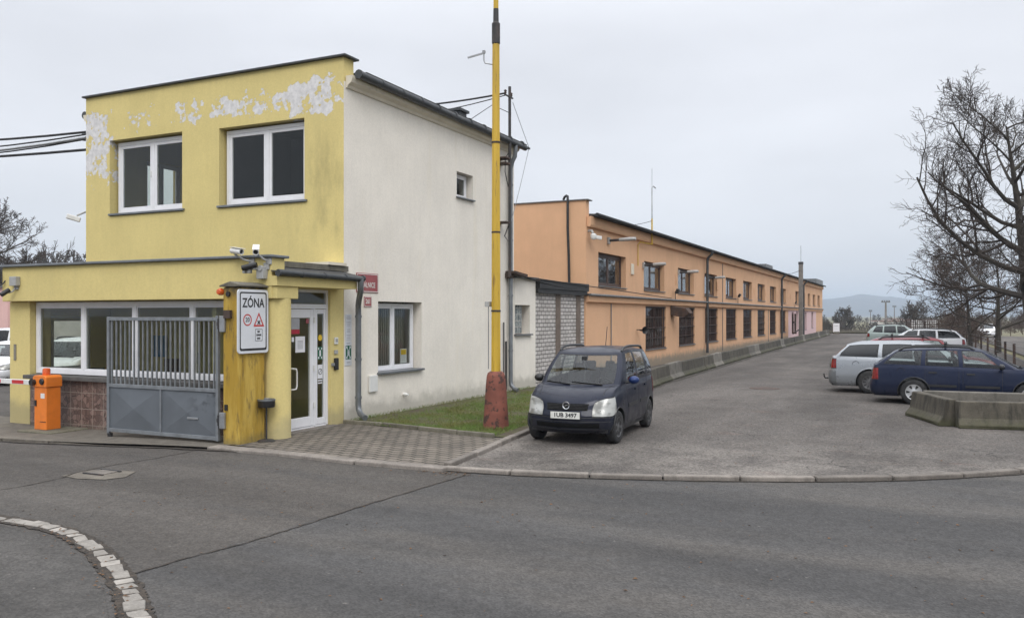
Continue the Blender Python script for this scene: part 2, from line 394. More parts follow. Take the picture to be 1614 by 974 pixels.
c = t.mix(t.ss(t.noise(v, 16, 3), .4, .6), (.24, .008, .008), (.15, .005, .006))
finish(t, c, .25, None, Coat_Weight=.4)
simple('hubcap', (.55, .56, .57), .35, .1, 6, (.25, .24, .22), 4, .3, Metallic=.5)
simple('hubcap_dark', (.16, .16, .165), .4, .15, 6, (.08, .075, .07), 4, .5, Metallic=.5)
simple('seat_cloth', (.045, .045, .05), .9, .2, 9)
simple('chrome', (.60, .61, .62), .2, .08, 5, Metallic=.9)
simple('plate_white', (.68, .68, .64), .45, .06, 6, (.35, .33, .28), 5, .4)

# ------------------------------------------------------------------ mesh helpers
class MB:
    "collects faces; obj() links them as ONE mesh object"
    def __init__(s): s.v = []; s.f = []; s.m = []; s.cur = 0
    def add(s, vs_, fs_):
        o = len(s.v); s.v += [tuple(p) for p in vs_]; s.f += [tuple(i + o for i in q) for q in fs_]; s.m += [s.cur] * len(fs_)
        return s
    def box(s, x0, x1, y0, y1, z0, z1):
        x0, x1 = min(x0, x1), max(x0, x1); y0, y1 = min(y0, y1), max(y0, y1); z0, z1 = min(z0, z1), max(z0, z1)
        vs_ = [(x, y, z) for z in (z0, z1) for x, y in ((x0, y0), (x1, y0), (x1, y1), (x0, y1))]
        return s.add(vs_, [(3, 2, 1, 0), (4, 5, 6, 7), (0, 1, 5, 4), (1, 2, 6, 5), (2, 3, 7, 6), (3, 0, 4, 7)])
    def obox(s, c, sz, rz=0, rx=0, ry=0):
        M = Euler((rx, ry, rz)).to_matrix(); c = Vector(c); h = [a / 2 for a in sz]
        vs_ = [c + M @ Vector((x * h[0], y * h[1], z * h[2])) for z in (-1, 1) for x, y in ((-1, -1), (1, -1), (1, 1), (-1, 1))]
        return s.add(vs_, [(3, 2, 1, 0), (4, 5, 6, 7), (0, 1, 5, 4), (1, 2, 6, 5), (2, 3, 7, 6), (3, 0, 4, 7)])
    def tube(s, pts, r, n=8, caps=True):
        pts = [Vector(p) for p in pts]; N = len(pts)
        rr = r if isinstance(r, (list, tuple)) else [r] * N
        rings = []; up = None
        for i, p in enumerate(pts):
            d = (pts[min(i + 1, N - 1)] - pts[max(i - 1, 0)])
            if d.length < 1e-9: d = Vector((0, 0, 1))
            d.normalize()
            if up is None: up = Vector((0, 0, 1)) if abs(d.z) < .9 else Vector((1, 0, 0))
            a = d.cross(up)
            if a.length < 1e-5: a = d.orthogonal()
            a.normalize(); b = a.cross(d); up = b
            rings += [p + (a * math.cos(2 * math.pi * k / n) + b * math.sin(2 * math.pi * k / n)) * rr[i] for k in range(n)]
        fs_ = []
        for i in range(N - 1):
            for k in range(n):
                k2 = (k + 1) % n
                fs_.append((i * n + k, i * n + k2, (i + 1) * n + k2, (i + 1) * n + k))
        if caps:
            fs_.append(tuple(range(n - 1, -1, -1))); fs_.append(tuple((N - 1) * n + k for k in range(n)))
        return s.add(rings, fs_)
    def lathe(s, prof, c, axis='z', n=24, caps=False):
        "prof: (radius, offset along axis)"
        c = Vector(c); vs_ = []
        for r, h in prof:
            for k in range(n):
                a = 2 * math.pi * k / n; p, q = r * math.cos(a), r * math.sin(a)
                vs_.append(c + Vector((p, q, h) if axis == 'z' else (p, h, q) if axis == 'y' else (h, p, q)))
        fs_ = []
        for i in range(len(prof) - 1):
            for k in range(n):
                k2 = (k + 1) % n; fs_.append((i * n + k, i * n + k2, (i + 1) * n + k2, (i + 1) * n + k))
        if caps:
            fs_.append(tuple(range(n - 1, -1, -1))); fs_.append(tuple((len(prof) - 1) * n + k for k in range(n)))
        return s.add(vs_, fs_)
    def prism(s, poly, z0, z1):
        n = len(poly); vs_ = [(x, y, z0) for x, y in poly] + [(x, y, z1) for x, y in poly]
        fs_ = [tuple(range(n - 1, -1, -1)), tuple(range(n, 2 * n))] + [(i, (i + 1) % n, n + (i + 1) % n, n + i) for i in range(n)]
        return s.add(vs_, fs_)
    def extr(s, poly, d):
        "polygon of 3-D points pushed along vector d"
        n = len(poly); d = Vector(d); vs_ = [Vector(p) for p in poly] + [Vector(p) + d for p in poly]
        fs_ = [tuple(range(n - 1, -1, -1)), tuple(range(n, 2 * n))] + [(i, (i + 1) % n, n + (i + 1) % n, n + i) for i in range(n)]
        return s.add(vs_, fs_)
    def quad(s, a, b, c, d): return s.add([a, b, c, d], [(0, 1, 2, 3)])
    def obj(s, name, mats, parent=None, bevel=0, smooth=False, seg=2, local=False):
        me = bpy.data.meshes.new(name); me.from_pydata([tuple(p) for p in s.v], [], s.f)
        if isinstance(mats, str): mats = [mats]
        for m in mats: me.materials.append(MATS[m])
        if len(mats) > 1: me.polygons.foreach_set('material_index', s.m)
        bm = bmesh.new(); bm.from_mesh(me)
        bmesh.ops.recalc_face_normals(bm, faces=bm.faces)
        if bevel:
            es = [e_ for e_ in bm.edges if len(e_.link_faces) == 2 and e_.calc_face_angle(0) > .5]
            bmesh.ops.bevel(bm, geom=es, offset=bevel, segments=seg, affect='EDGES', profile=.5, clamp_overlap=True)
        bm.to_mesh(me); bm.free()
        if smooth:
            me.polygons.foreach_set('use_smooth', [True] * len(me.polygons))
            try: me.set_sharp_from_angle(angle=R(smooth if smooth is not True else 40))
            except Exception: pass
        o = bpy.data.objects.new(name, me); COL.objects.link(o)
        if parent is not None: join(o, parent, local)
        return o
def join(o, parent, local=False):
    o.parent = parent
    if not local: o.matrix_parent_inverse = Matrix.LocRotScale(parent.location, parent.rotation_euler, parent.scale).inverted() if parent.parent is None else \
        (Matrix.LocRotScale(parent.parent.location, parent.parent.rotation_euler, parent.parent.scale) @ parent.matrix_parent_inverse @ parent.matrix_basis).inverted()
    return o
def tag(o, label=None, cat=None, group=None, kind=None):
    if label: o['label'] = label
    if cat: o['category'] = cat
    if group: o['group'] = group
    if kind: o['kind'] = kind
    return o
def thing(name, label, cat, loc=(0, 0, 0), rz=0, group=None):
    o = bpy.data.objects.new(name, None); COL.objects.link(o); o.empty_display_size = .2
    o.location = loc; o.rotation_euler = (0, 0, rz)
    return tag(o, label, cat, group)
def struct(o): o['kind'] = 'structure'; return o
KIDS = {}
def copy_tree(o, parent=None, depth=0):
    c = o.copy(); COL.objects.link(c)
    if parent is not None: c.parent = parent
    for ch in list(o.children): copy_tree(ch, c, depth + 1)
    return c
def text(name, body, size, mat, M, parent, depth=.002, sx=1., bold=0., align='CENTER'):
    cu = bpy.data.curves.new(name, 'FONT'); cu.body = body; cu.size = size; cu.align_x = align; cu.align_y = 'CENTER'
    cu.extrude = depth; cu.offset = bold; cu.resolution_u = 3
    tmp = bpy.data.objects.new('tmp', cu); COL.objects.link(tmp)
    dg = bpy.context.evaluated_depsgraph_get()
    me = bpy.data.meshes.new_from_object(tmp.evaluated_get(dg)); me.name = name
    bpy.data.objects.remove(tmp)
    me.transform(M @ Matrix.Diagonal((sx, 1, 1, 1)))
    me.materials.clear(); me.materials.append(MATS[mat])
    o = bpy.data.objects.new(name, me); COL.objects.link(o); join(o, parent)
    return o
def face_x(x, y, z):      # text plane facing +X (read from the east); text runs along +Y
    return Matrix(((0, 0, 1, x), (1, 0, 0, y), (0, 1, 0, z), (0, 0, 0, 1)))
def gz(x):                # the road falls gently to the west
    k_ = min(max((-11.2 - x) / 5.5, 0), 1); return -.11 * k_ * k_ * (3 - 2 * k_)

def wall(mb, axis, pos, u0, u1, z0, z1, holes=(), thick=.35, inward=1):
    """wall plane with rectangular openings; axis 'x': plane x=pos, u is y. inward: sign of the direction into the building"""
    us = sorted({u0, u1, *[h[0] for h in holes], *[h[1] for h in holes]}); zs = sorted({z0, z1, *[h[2] for h in holes], *[h[3] for h in holes]})
    us = [u for u in us if u0 <= u <= u1]; zs = [z for z in zs if z0 <= z <= z1]
    P = (lambda u, z, d: (pos + d * inward, u, z)) if axis == 'x' else (lambda u, z, d: (u, pos + d * inward, z))
    def hole(u, z): return any(h[0] < u < h[1] and h[2] < z < h[3] for h in holes)
    for a, b in zip(us, us[1:]):
        for c_, d_ in zip(zs, zs[1:]):
            if not hole((a + b) / 2, (c_ + d_) / 2):
                for dd in (0, thick): mb.quad(P(a, c_, dd), P(b, c_, dd), P(b, d_, dd), P(a, d_, dd))
    for a, b, c_, d_ in list(holes) + [(u0, u1, z0, z1)]:
        mb.quad(P(a, c_, 0), P(a, d_, 0), P(a, d_, thick), P(a, c_, thick)); mb.quad(P(b, c_, 0), P(b, d_, 0), P(b, d_, thick), P(b, c_, thick))
        mb.quad(P(a, d_, 0), P(b, d_, 0), P(b, d_, thick), P(a, d_, thick)); mb.quad(P(a, c_, 0), P(b, c_, 0), P(b, c_, thick), P(a, c_, thick))
    return mb
def wobj(mb, name, mat, parent):
    me = bpy.data.meshes.new(name); me.from_pydata(mb.v, [], mb.f); me.materials.append(MATS[mat])
    bm = bmesh.new(); bm.from_mesh(me); bmesh.ops.remove_doubles(bm, verts=bm.verts, dist=.0005); bmesh.ops.recalc_face_normals(bm, faces=bm.faces); bm.to_mesh(me); bm.free()
    o = bpy.data.objects.new(name, me); COL.objects.link(o); join(o, parent); return o
def window(parent, axis, pos, u0, u1, z0, z1, splits, fm, gm='window_glass', out=-1, fw=.065, dep=.07, sash=.05, name='window', sill=None, handle=None, bars=None):
    """frame + one pane per light + sill; pos = outer plane of the frame, out = sign of the outward direction along the axis"""
    def bx(mb, a, b, c_, d_, o0, o1):
        p0, p1 = pos - out * o0, pos - out * o1
        return mb.box(p0, p1, a, b, c_, d_) if axis == 'x' else mb.box(a, b, p0, p1, c_, d_)
    mb = MB()
    bx(mb, u0, u1, z0, z0 + fw, 0, dep); bx(mb, u0, u1, z1 - fw, z1, 0, dep)
    ed = [u0] + list(splits) + [u1]
    for i, u in enumerate(ed):
        h = fw / 2 if 0 < i < len(ed) - 1 else fw
        a = u if i == 0 else u - h; b = u if i == len(ed) - 1 else u + h
        bx(mb, a, b, z0 + fw, z1 - fw, .0, dep)
    fr = mb.obj(name, fm, parent, bevel=.006)
    for i in range(len(ed) - 1):
        a = ed[i] + (fw if i == 0 else fw / 2); b = ed[i + 1] - (fw if i == len(ed) - 2 else fw / 2); c_, d_ = z0 + fw, z1 - fw
        if sash:
            sm_ = MB(); q = .012
            bx(sm_, a, b, c_, c_ + sash, q, dep - .01); bx(sm_, a, b, d_ - sash, d_, q, dep - .01)
            bx(sm_, a, a + sash, c_ + sash, d_ - sash, q, dep - .01); bx(sm_, b - sash, b, c_ + sash, d_ - sash, q, dep - .01)
            sm_.obj('sash', fm, fr, bevel=.005)
        g = MB(); bx(g, a + sash * .8, b - sash * .8, c_ + sash * .8, d_ - sash * .8, .03, .036); g.obj('pane', gm, fr)
        if handle and i == handle - 1:
            g = MB(); m_ = (c_ + d_) / 2; u = b - sash / 2
            bx(g, u - .012, u + .012, m_ - .02, m_ + .11, -.012, .02); g.obj('handle', 'white_plastic', fr, bevel=.004)
    if sill:
        sm, proj, over, th = sill
        g = MB(); bx(g, u0 - over, u1 + over, z0 - th, z0 - .004, -proj, .06); g.obj('sill', sm, fr, bevel=.006)
    if bars:
        bmat, nx, nz_ = bars; g = MB()
        for i in range(1, nx): u = u0 + (u1 - u0) * i / nx; bx(g, u - .014, u + .014, z0, z1, -.028, -.002)
        for i in range(nz_ + 1): z = z0 + (z1 - z0 - .03) * i / nz_; bx(g, u0, u1, z, z + .03, -.062, -.030)
        g.obj('grille', bmat, fr)
    return fr

# ------------------------------------------------------------------ ground
def sheet(name, poly, z, mat, step=None, zf=None):
    "flat or gently shaped sheet from a polygon"
    bm = bmesh.new(); vs_ = [bm.verts.new((x, y, 0)) for x, y in poly]; f = bm.faces.new(vs_)
    bmesh.ops.triangulate(bm, faces=[f])
    if step:
        xs = [p[0] for p in poly]; ys = [p[1] for p in poly]
        for lo, hi, no in ((min(xs), max(xs), (1, 0, 0)), (min(ys), max(ys), (0, 1, 0))):
            a = lo + step
            while a < hi:
                bmesh.ops.bisect_plane(bm, geom=bm.verts[:] + bm.edges[:] + bm.faces[:], plane_co=[c_ * a for c_ in no], plane_no=no); a += step
    for v in bm.verts: v.co.z = z + (zf(v.co.x, v.co.y) if zf else 0)
    bmesh.ops.recalc_face_normals(bm, faces=bm.faces)
    if bm.faces and bm.faces[:][0].normal.z < 0: bmesh.ops.reverse_faces(bm, faces=bm.faces)
    me = bpy.data.meshes.new(name); bm.to_mesh(me); bm.free(); me.materials.append(MATS[mat])
    o = bpy.data.objects.new(name, me); COL.objects.link(o); return o
def smooth_line(pts, n=6):
    "Catmull-Rom through 2-D points"
    out = []; P = [Vector((*p, 0)) for p in pts]; P = [P[0] * 2 - P[1]] + P + [P[-1] * 2 - P[-2]]
    for i in range(1, len(P) - 2):
        for j in range(n):
            t_ = j / n; a, b, c_, d_ = P[i - 1:i + 3]
            q = .5 * ((2 * b) + (c_ - a) * t_ + (2 * a - 5 * b + 4 * c_ - d_) * t_ ** 2 + (3 * b - a - 3 * c_ + d_) * t_ ** 3)
            out.append((q.x, q.y))
    out.append(tuple(P[-2][:2])); return out
def along(pts, step, gap=0., jit=0):
    "cut a polyline into pieces of given length: ((x,y) centre, angle, length)"
    d = [0.]
    for a, b in zip(pts, pts[1:]): d.append(d[-1] + math.hypot(b[0] - a[0], b[1] - a[1]))
    def at(s_):
        s_ = min(max(s_, 0), d[-1] - 1e-6)
        i = max(j for j in range(len(d) - 1) if d[j] <= s_); t_ = (s_ - d[i]) / max(d[i + 1] - d[i], 1e-9)
        return (pts[i][0] + (pts[i + 1][0] - pts[i][0]) * t_, pts[i][1] + (pts[i + 1][1] - pts[i][1]) * t_)
    s_ = 0; out = []
    while s_ < d[-1] - step * .4:
        L = step * (1 + random.uniform(-jit, jit)); a, b = at(s_), at(s_ + L)
        out.append((((a[0] + b[0]) / 2, (a[1] + b[1]) / 2), math.atan2(b[1] - a[1], b[0] - a[0]), math.hypot(b[0] - a[0], b[1] - a[1]) - gap)); s_ += L
    return out

bm = MB(); N_ = 60
bm.quad((-4500, -1500, -2.2), (4500, -1500, -2.2), (4500, 7000, -2.2), (-4500, 7000, -2.2))
struct(bm.obj('ground', 'meadow'))
# raised platform of the site and its banks
def plat(x, y): return 0
struct(sheet('terrain', [(-140, -60), (60, -60), (60, 114), (-140, 114)], -.16, 'meadow'))
b_ = MB(); b_.quad((-140, 114, -.16), (60, 114, -.16), (90, 140, -2.2), (-160, 140, -2.2)); b_.quad((60, -60, -.16), (60, 114, -.16), (90, 140, -2.2), (90, -60, -2.2)); struct(b_.obj('bank', 'meadow'))
struct(sheet('road', [(-90, -40), (30, -40), (30, 30), (-10.4, 30), (-10.4, 60), (-90, 60)], -.03, 'road_asphalt', 1.1, lambda x, y: gz(x)))
KERB = smooth_line([(-6.3, 10.82), (-5.0, 10.98), (-3.16, 11.52), (-1.15, 12.36), (0.28, 13.30), (1.5, 14.42), (3.0, 16.3), (4.6, 19.0)])
KERB_R = [(-6.28, 10.86), (-6.45, 12.33), (-6.74, 14.62), (-7.0, 17.), (-7.25, 20.), (-7.5, 24.5)]
lot = [(x, y) for x, y in KERB] + [(4.95, 30), (4.4, 113), (-10.6, 113), (-10.6, 24.4), (-7.5, 24.4), (-7.2, 20.), (-6.97, 17.), (-6.70, 14.62), (-6.42, 12.33)]
struct(sheet('parking_lot', lot, 0.0, 'lot_asphalt'))
struct(sheet('pavement', [(-10.72, 11.05), (-9.6, 10.92), (-7.9, 10.74), (-6.2, 10.78), (-6.40, 12.33), (-6.70, 13.9), (-10.72, 14.25)], 0.02, 'block_paving'))
struct(sheet('path', [(-19.5, 10.15), (-15.77, 10.2), (-12.94, 10.36), (-10.9, 10.68), (-10.72, 11.0), (-10.72, 12.4), (-19.5, 12.6)], 0.012, 'slab_concrete', .8, lambda x, y: gz(x)))
struct(sheet('apron', [(-9.6, 5.82), (-8.95, 5.86), (-8.32, 5.80), (-7.7, 5.68), (-7.03, 5.40), (-6.50, 5.12), (-6.10, 4.85), (-5.75, 4.6), (-5.45, 4.38), (-5.1, 4.1), (-4.4, 3.3), (-3.5, 1.5), (-3., -8), (-14, -8), (-14, 5.7)], -.024, 'apron_asphalt'))
struct(sheet('soil', [(-10.74, 14.26), (-6.70, 13.76), (-6.76, 14.62), (-7.02, 17.), (-7.27, 20), (-7.52, 24.4), (-10.74, 24.4)], .035, 'soil'))
struct(sheet('public_road', [(5.9, -20), (10.2, -20), (10.4, 110), (5.3, 110), (5.6, 60)], -.10, 'lot_asphalt'))
# tarred joints and an old trench patch in the asphalt
def ribbon(name, pts, w, z, mat, zf=True, jit=.012):
    p = smooth_line(pts, 10); mb = MB(); L = []
    for i, (x, y) in enumerate(p):
        a, b = p[max(i - 1, 0)], p[min(i + 1, len(p) - 1)]
        d = Vector((b[0] - a[0], b[1] - a[1], 0)).normalized(); n_ = Vector((-d.y, d.x, 0)); j = random.uniform(-jit, jit)
        ww = w * (random.uniform(.55, 1.3) if w < .1 else random.uniform(.93, 1.07))
        L.append((Vector((x, y, z + (gz(x) if zf else 0))) + n_ * (j - ww), Vector((x, y, z + (gz(x) if zf else 0))) + n_ * (j + ww)))
    for (a, b), (c_, d_) in zip(L, L[1:]): mb.quad(a, c_, d_, b)
    return struct(mb.obj(name, mat))
ribbon('road_joint', [(-6.26, 5.05), (-6.17, 5.9), (-6.07, 6.41), (-6.02, 7.2), (-5.99, 8.19), (-5.9, 9.4), (-5.81, 10.55)], .013, -.022, 'joint_dirt')
ribbon('road_joint', [(-12.5, 5.4), (-10.82, 7.05), (-11.04, 8.64), (-10.95, 9.6), (-10.99, 10.6)], .011, -.022, 'joint_dirt', jit=.02)
ribbon('cobble_bed', [(-9.9, 5.95), (-9.25, 6.03), (-8.68, 6.03), (-8.05, 5.95), (-7.37, 5.71), (-6.73, 5.40), (-6.05, 5.02), (-5.73, 4.80), (-5.44, 4.60), (-5.16, 4.40), (-4.9, 4.1)], .125, -.020, 'joint_dirt', jit=.02)
ribbon('road_edge_dirt', [(-6.2, 10.72), (-5.0, 10.88), (-3.16, 11.42), (-1.15, 12.26), (0.33, 13.20), (1.6, 14.32)], .035, -.021, 'joint_dirt', zf=False)
ribbon('road_edge_dirt', [(-19.2, 10.1), (-15.77, 10.14), (-12.94, 10.30), (-10.9, 10.60), (-9.6, 10.78), (-7.9, 10.66), (-6.3, 10.68)], .05, -.017, 'joint_dirt')
ribbon('lot_edge_dirt', [(-7.3, 24.5), (-7.42, 26.3), (-7.58, 32.78), (-7.77, 39.9), (-8.03, 50.5), (-8.3, 66.6), (-8.9, 102)], .09, .006, 'joint_dirt', zf=False, jit=.04)
p_ = sheet('road_patch', [(-10.95, 8.02), (-10.55, 7.98), (-10.15, 8.10), (-10.05, 8.35), (-10.27, 8.72), (-10.62, 8.66), (-10.95, 8.50)], -.022, 'slab_concrete'); struct(p_)
g_ = thing('manhole_cover', 'small pale square cover set in the broken concrete patch of the road', 'manhole cover', (-10.62, 8.42, -.02))
MB().box(-10.78, -10.46, 8.30, 8.56, -.03, -.008).obj('lid', 'kerb_concrete', g_, bevel=.006); 
m_ = MB(); [m_.box(-10.82 + i * .0, -10.42, y, y + .035, -.03, -.004) for i, y in ((0, 8.262), (0, 8.563))]; m_.obj('frame', 'dark_steel', g_)
g_ = thing('drain_cover', 'round rusty drain cover flush with the parking lot behind the blue minivan', 'drain cover', (-4.25, 26.8, 0))
MB().lathe([(0.0, .012), (.42, .012), (.45, .006), (.45, 0.001)], (-4.25, 26.8, 0), n=24).obj('lid', 'rust_steel', g_)

# kerbs -------------------------------------------------------------
def kerb_row(pts, step, w, z0, z1, off, name, label, group, mat, jit=.06):
    for i, ((x, y), a, L) in enumerate(along(pts, step, .022, jit)):
        n_ = Vector((-math.sin(a), math.cos(a), 0)) * off
        m = MB().obox((0, 0, (z1 - z0) / 2), (L, w, z1 - z0))
        o = m.obj(name, mat, bevel=.018); o.location = (x + n_.x, y + n_.y, z0 + random.uniform(-.006, .006)); o.rotation_euler = (random.uniform(-.03, .03), 0, a + random.uniform(-.012, .012))
        tag(o, label, 'kerbstone', group)
kerb_row(KERB, 1.07, .15, -.12, .034, -.02, 'kerb_stone', 'worn concrete kerbstone in the curved front edge of the parking lot', 'kerbstones along the parking lot', 'kerb_concrete')
kerb_row(KERB_R, 1.0, .13, -.1, .07, 0, 'kerb_stone', 'grey kerbstone between the lot and the paving and grass', 'kerbstones beside the grass', 'kerb_concrete')
kerb_row([(-10.72, 14.24), (-9.46, 14.17), (-8.09, 13.86), (-6.95, 13.74)], 1.0, .07, -.1, .10, 0, 'edging_stone', 'mossy thin edging stone between the block paving and the grass', 'edging stones of the grass', 'old_kerb')
kerb_row([(-10.9, 10.82), (-9.67, 10.84), (-7.9, 10.70), (-6.22, 10.745)], 1.568, .26, -.12, .026, 0, 'kerb_slab', 'flat cracked concrete slab edging the block paving at the road', 'edge slabs of the paving', 'kerb_concrete', 0)
kerb_row([(-19.4, 10.2), (-15.77, 10.27), (-12.94, 10.42), (-10.95, 10.75)], 1.3, .16, -.25, -.062, .02, 'kerb_slab', 'low worn concrete edge slab of the strip along the guardhouse', 'edge slabs of the guardhouse strip', 'slab_concrete')
# the line of granite setts
SETT = smooth_line([(-9.6, 6.0), (-9.25, 6.03), (-8.68, 6.04), (-8.05, 5.96), (-7.37, 5.72), (-6.73, 5.42), (-6.05, 5.03), (-5.73, 4.82), (-5.44, 4.62), (-5.16, 4.44), (-4.95, 4.2), (-4.7, 3.9)], 8)
for (x, y), a, L in along(SETT, .20, .022, .28):
    m = MB(); w = random.uniform(.125, .165); q = []
    for sx, sy in ((-1, -1), (1, -1), (1, 1), (-1, 1)): q.append((sx * L / 2 + random.uniform(-.022, .022), sy * w / 2 + random.uniform(-.02, .02)))
    m.prism(q, -.1, .008 + random.uniform(-.006, .006))
    o = m.obj('granite_sett', 'sett_stone', bevel=.013); o.location = (x, y, -.02 + gz(x)); o.rotation_euler = (random.uniform(-.03, .03), random.uniform(-.03, .03), a)
    tag(o, 'pale granite sett in the curved line across the foreground asphalt', 'granite sett', 'setts of the curved line')

# ------------------------------------------------------------------ gatehouse building (two storeys, yellow front, white side)
XE, YF = -10.75, 14.30
GH = thing('gatehouse_building', 'two storey yellow and white guardhouse with peeling paint and a flat roofed front annex', 'building', (-14.6, 16, 0))
W1, W2 = (-17.75, -15.34, 4.66, 6.50), (-14.20, -11.78, 4.66, 6.46)
m = wall(MB(), 'y', YF, -18.6, XE - .004, 0, 7.62, [W1, W2], .34, 1)
wobj(m, 'front_wall', 'yellow_stucco', GH)
LW, SW = (15.54, 17.36, .94, 2.56), (19.07, 19.96, 5.30, 5.98)
m = wall(MB(), 'x', XE, YF + .004, 22.5, 0, 7.12, [LW, SW], .34, -1)
wobj(m, 'side_wall', 'white_stucco', GH)
WW = (15.84, 17.02, 4.86, 6.32)
m = wall(MB(), 'x', -18.6, YF + .004, 22.5, 0, 7.12, [WW], .34, 1); wobj(m, 'west_wall', 'yellow_stucco', GH)
m = wall(MB(), 'y', 22.5, -18.6, XE - .004, 0, 7.3, [], .34, -1); wobj(m, 'rear_wall', 'white_stucco', GH)
# inside
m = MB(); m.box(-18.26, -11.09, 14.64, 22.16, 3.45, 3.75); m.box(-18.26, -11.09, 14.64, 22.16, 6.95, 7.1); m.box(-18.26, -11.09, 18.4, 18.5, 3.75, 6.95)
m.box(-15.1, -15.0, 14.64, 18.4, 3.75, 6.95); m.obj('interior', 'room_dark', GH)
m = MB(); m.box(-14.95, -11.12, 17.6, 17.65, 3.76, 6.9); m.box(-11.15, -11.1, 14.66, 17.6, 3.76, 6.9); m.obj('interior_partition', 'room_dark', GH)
# parapet cap, roof, cornice, gutters
m = MB(); m.box(-18.66, -10.66, 14.22, 14.72, 7.622, 7.665); m.obj('parapet_cap', 'zinc_dark', GH, bevel=.008)
m = MB(); m.extr([(-10.44, 14.68, 7.30), (-10.44, 22.75, 7.25), (-14.7, 22.75, 7.55), (-14.7, 14.68, 7.60)], (0, 0, .06)); m.extr([(-14.7, 14.68, 7.60), (-14.7, 22.75, 7.55), (-18.91, 22.75, 7.25), (-18.91, 14.68, 7.30)], (0, 0, .06)); m.obj('roof', 'roof_felt', GH)
for sx, xw in ((1, XE), (-1, -18.6)):
    m = MB(); prof = [(0, 6.99), (.03, 6.99), (.06, 7.05), (.14, 7.10), (.17, 7.18), (.17, 7.24), (0, 7.24)]
    m.extr([(xw + sx * (a + .004), 14.36, z) for a, z in prof], (0, 8.2, 0)); m.obj('cornice', 'cornice_render', GH)
    m = MB(); m.tube([(xw + sx * .26, 14.45 + i * .83, 7.27 - i * .006) for i in range(11)], .085, 12)
    for i in range(11): m.tube([(xw + sx * .26, 14.45 + i * .8, 7.27), (xw + sx * .26, 14.50 + i * .8, 7.27)], .095, 12)
    m.obj('gutter', 'zinc_dark', GH, smooth=True)
# upper windows
window(GH, 'y', 14.47, -17.66, -15.36, 4.72, 6.46, [-16.47], 'white_frame', sill=('zinc', .22, .10, .05), fw=.085, sash=.07, handle=1)
window(GH, 'y', 14.47, -14.14, -11.80, 4.72, 6.42, [-12.95], 'white_frame', sill=('zinc', .22, .10, .05), fw=.085, sash=.07)
window(GH, 'x', -18.42, 15.84, 17.02, 4.88, 6.32, [16.4], 'white_frame', out=-1, fw=.06)
# side windows
w_ = window(GH, 'x', -10.95, 15.56, 17.30, .99, 2.52, [16.42], 'white_frame', out=1, sill=('zinc', .29, .06, .05), fw=.06, sash=.055)
m = MB(); 
for i in range(46): m.box(-11.36 + .02 * (i % 2), -11.33 + .02 * (i % 2), 15.5 + i * .042, 15.54 + i * .042, 1.0, 2.6)
m.obj('curtain', 'room_pale', GH)
m = MB().box(-11.018, -11.012, 16.83, 17.10, 1.12, 1.46); m.obj('window_notice', ['white_sheet'], GH)
m = MB().box(-11.010, -11.006, 16.85, 17.08, 1.32, 1.44); m.obj('window_notice', ['sign_yellow'], GH)
window(GH, 'x', -10.93, 19.09, 19.92, 5.33, 5.96, [], 'white_frame', out=1, sill=('zinc', .25, .06, .04), fw=.055, sash=.05)
# north extension with glass blocks and the painted brick link
NB = thing('brick_annex', 'low white block and painted brick wall linking the guardhouse to the orange factory', 'building', (-12, 25, 0))
m = wall(MB(), 'x', XE + .006, 22.52, 24.06, 0, 3.36, [(22.56, 23.64, 1.68, 2.56)], .3, -1); wobj(m, 'wall', 'white_stucco', NB)
m = MB().box(XE - .12, XE - .16, 22.56, 23.3, 1.70, 2.56); m.obj('glass_block_window', 'glass_block', NB)
m = MB().box(XE - .155, XE + .09, 22.52, 23.70, 1.64, 1.684); m.obj('sill', 'flashing', NB)
m = MB().box(-16, XE + .10, 22.54, 24.12, 3.363, 3.42); m.obj('roof', 'flashing', NB)
m = MB(); m.box(-10.98, -10.80, 24.08, 28.46, 0, 2.96)
m.obj('brick_wall', 'painted_brick', NB)
m = MB(); [m.box(-10.796, -10.785, y, y + .42, 0, 2.95) for y in (25.8, 27.66)]; m.obj('pier_shadow', 'pier_shadow_brown', NB)  # thin dark brown strips, painting in the shadow of the piers
m = MB(); m.box(-15, -10.60, 24.08, 28.44, 3.10, 3.36); m.box(-10.72, -10.66, 24.08, 28.44, 2.95, 3.1); m.obj('eave', 'black_plastic', NB)
m = MB(); m.box(-10.84, -10.70, 24.08, 28.45, 2.962, 2.995); m.obj('wall_cap', 'flashing', NB)

# ------------------------------------------------------------------ annex of the gatehouse
def apart(mb, name, mat, **k): return mb.obj(name, mat, GH, **k)
apart(MB().box(-17.95, -10.42, 11.75, 12.10, 2.55, 3.285), 'annex_fascia', 'yellow_stucco', bevel=.012)
apart(MB().box(-18.02, -10.36, 11.67, 12.16, 3.287, 3.335), 'annex_roof_edge', 'zinc', bevel=.01)
apart(MB().box(-17.95, -10.8, 12.07, 14.29, 3.02, 3.25), 'annex_roof', 'roof_felt')
apart(MB().box(-17.94, -10.9, 12.07, 14.29, 2.94, 3.015), 'annex_ceiling', 'room_pale')
m = wall(MB(), 'x', -17.95, 12.06, 14.295, -.15, 2.93, [(12.72, 13.75, .98, 2.22)], .25, 1); wobj(m, 'annex_west_wall', 'yellow_stucco', GH)
window(GH, 'x', -17.80, 12.72, 13.75, .98, 2.22, [], 'white_frame', out=-1, fw=.06, sash=.04)
m = MB(); m.box(-17.97, -17.30, 11.93, 12.42, -.16, 2.548); apart(m, 'annex_pillar', 'yellow_stucco', bevel=.012)
m = wall(MB(), 'x', XE - .004, 12.30, 14.295, 0, 2.93, [(12.56, 13.86, .03, 2.76)], .22, -1); wobj(m, 'annex_door_wall', 'yellow_stucco', GH)
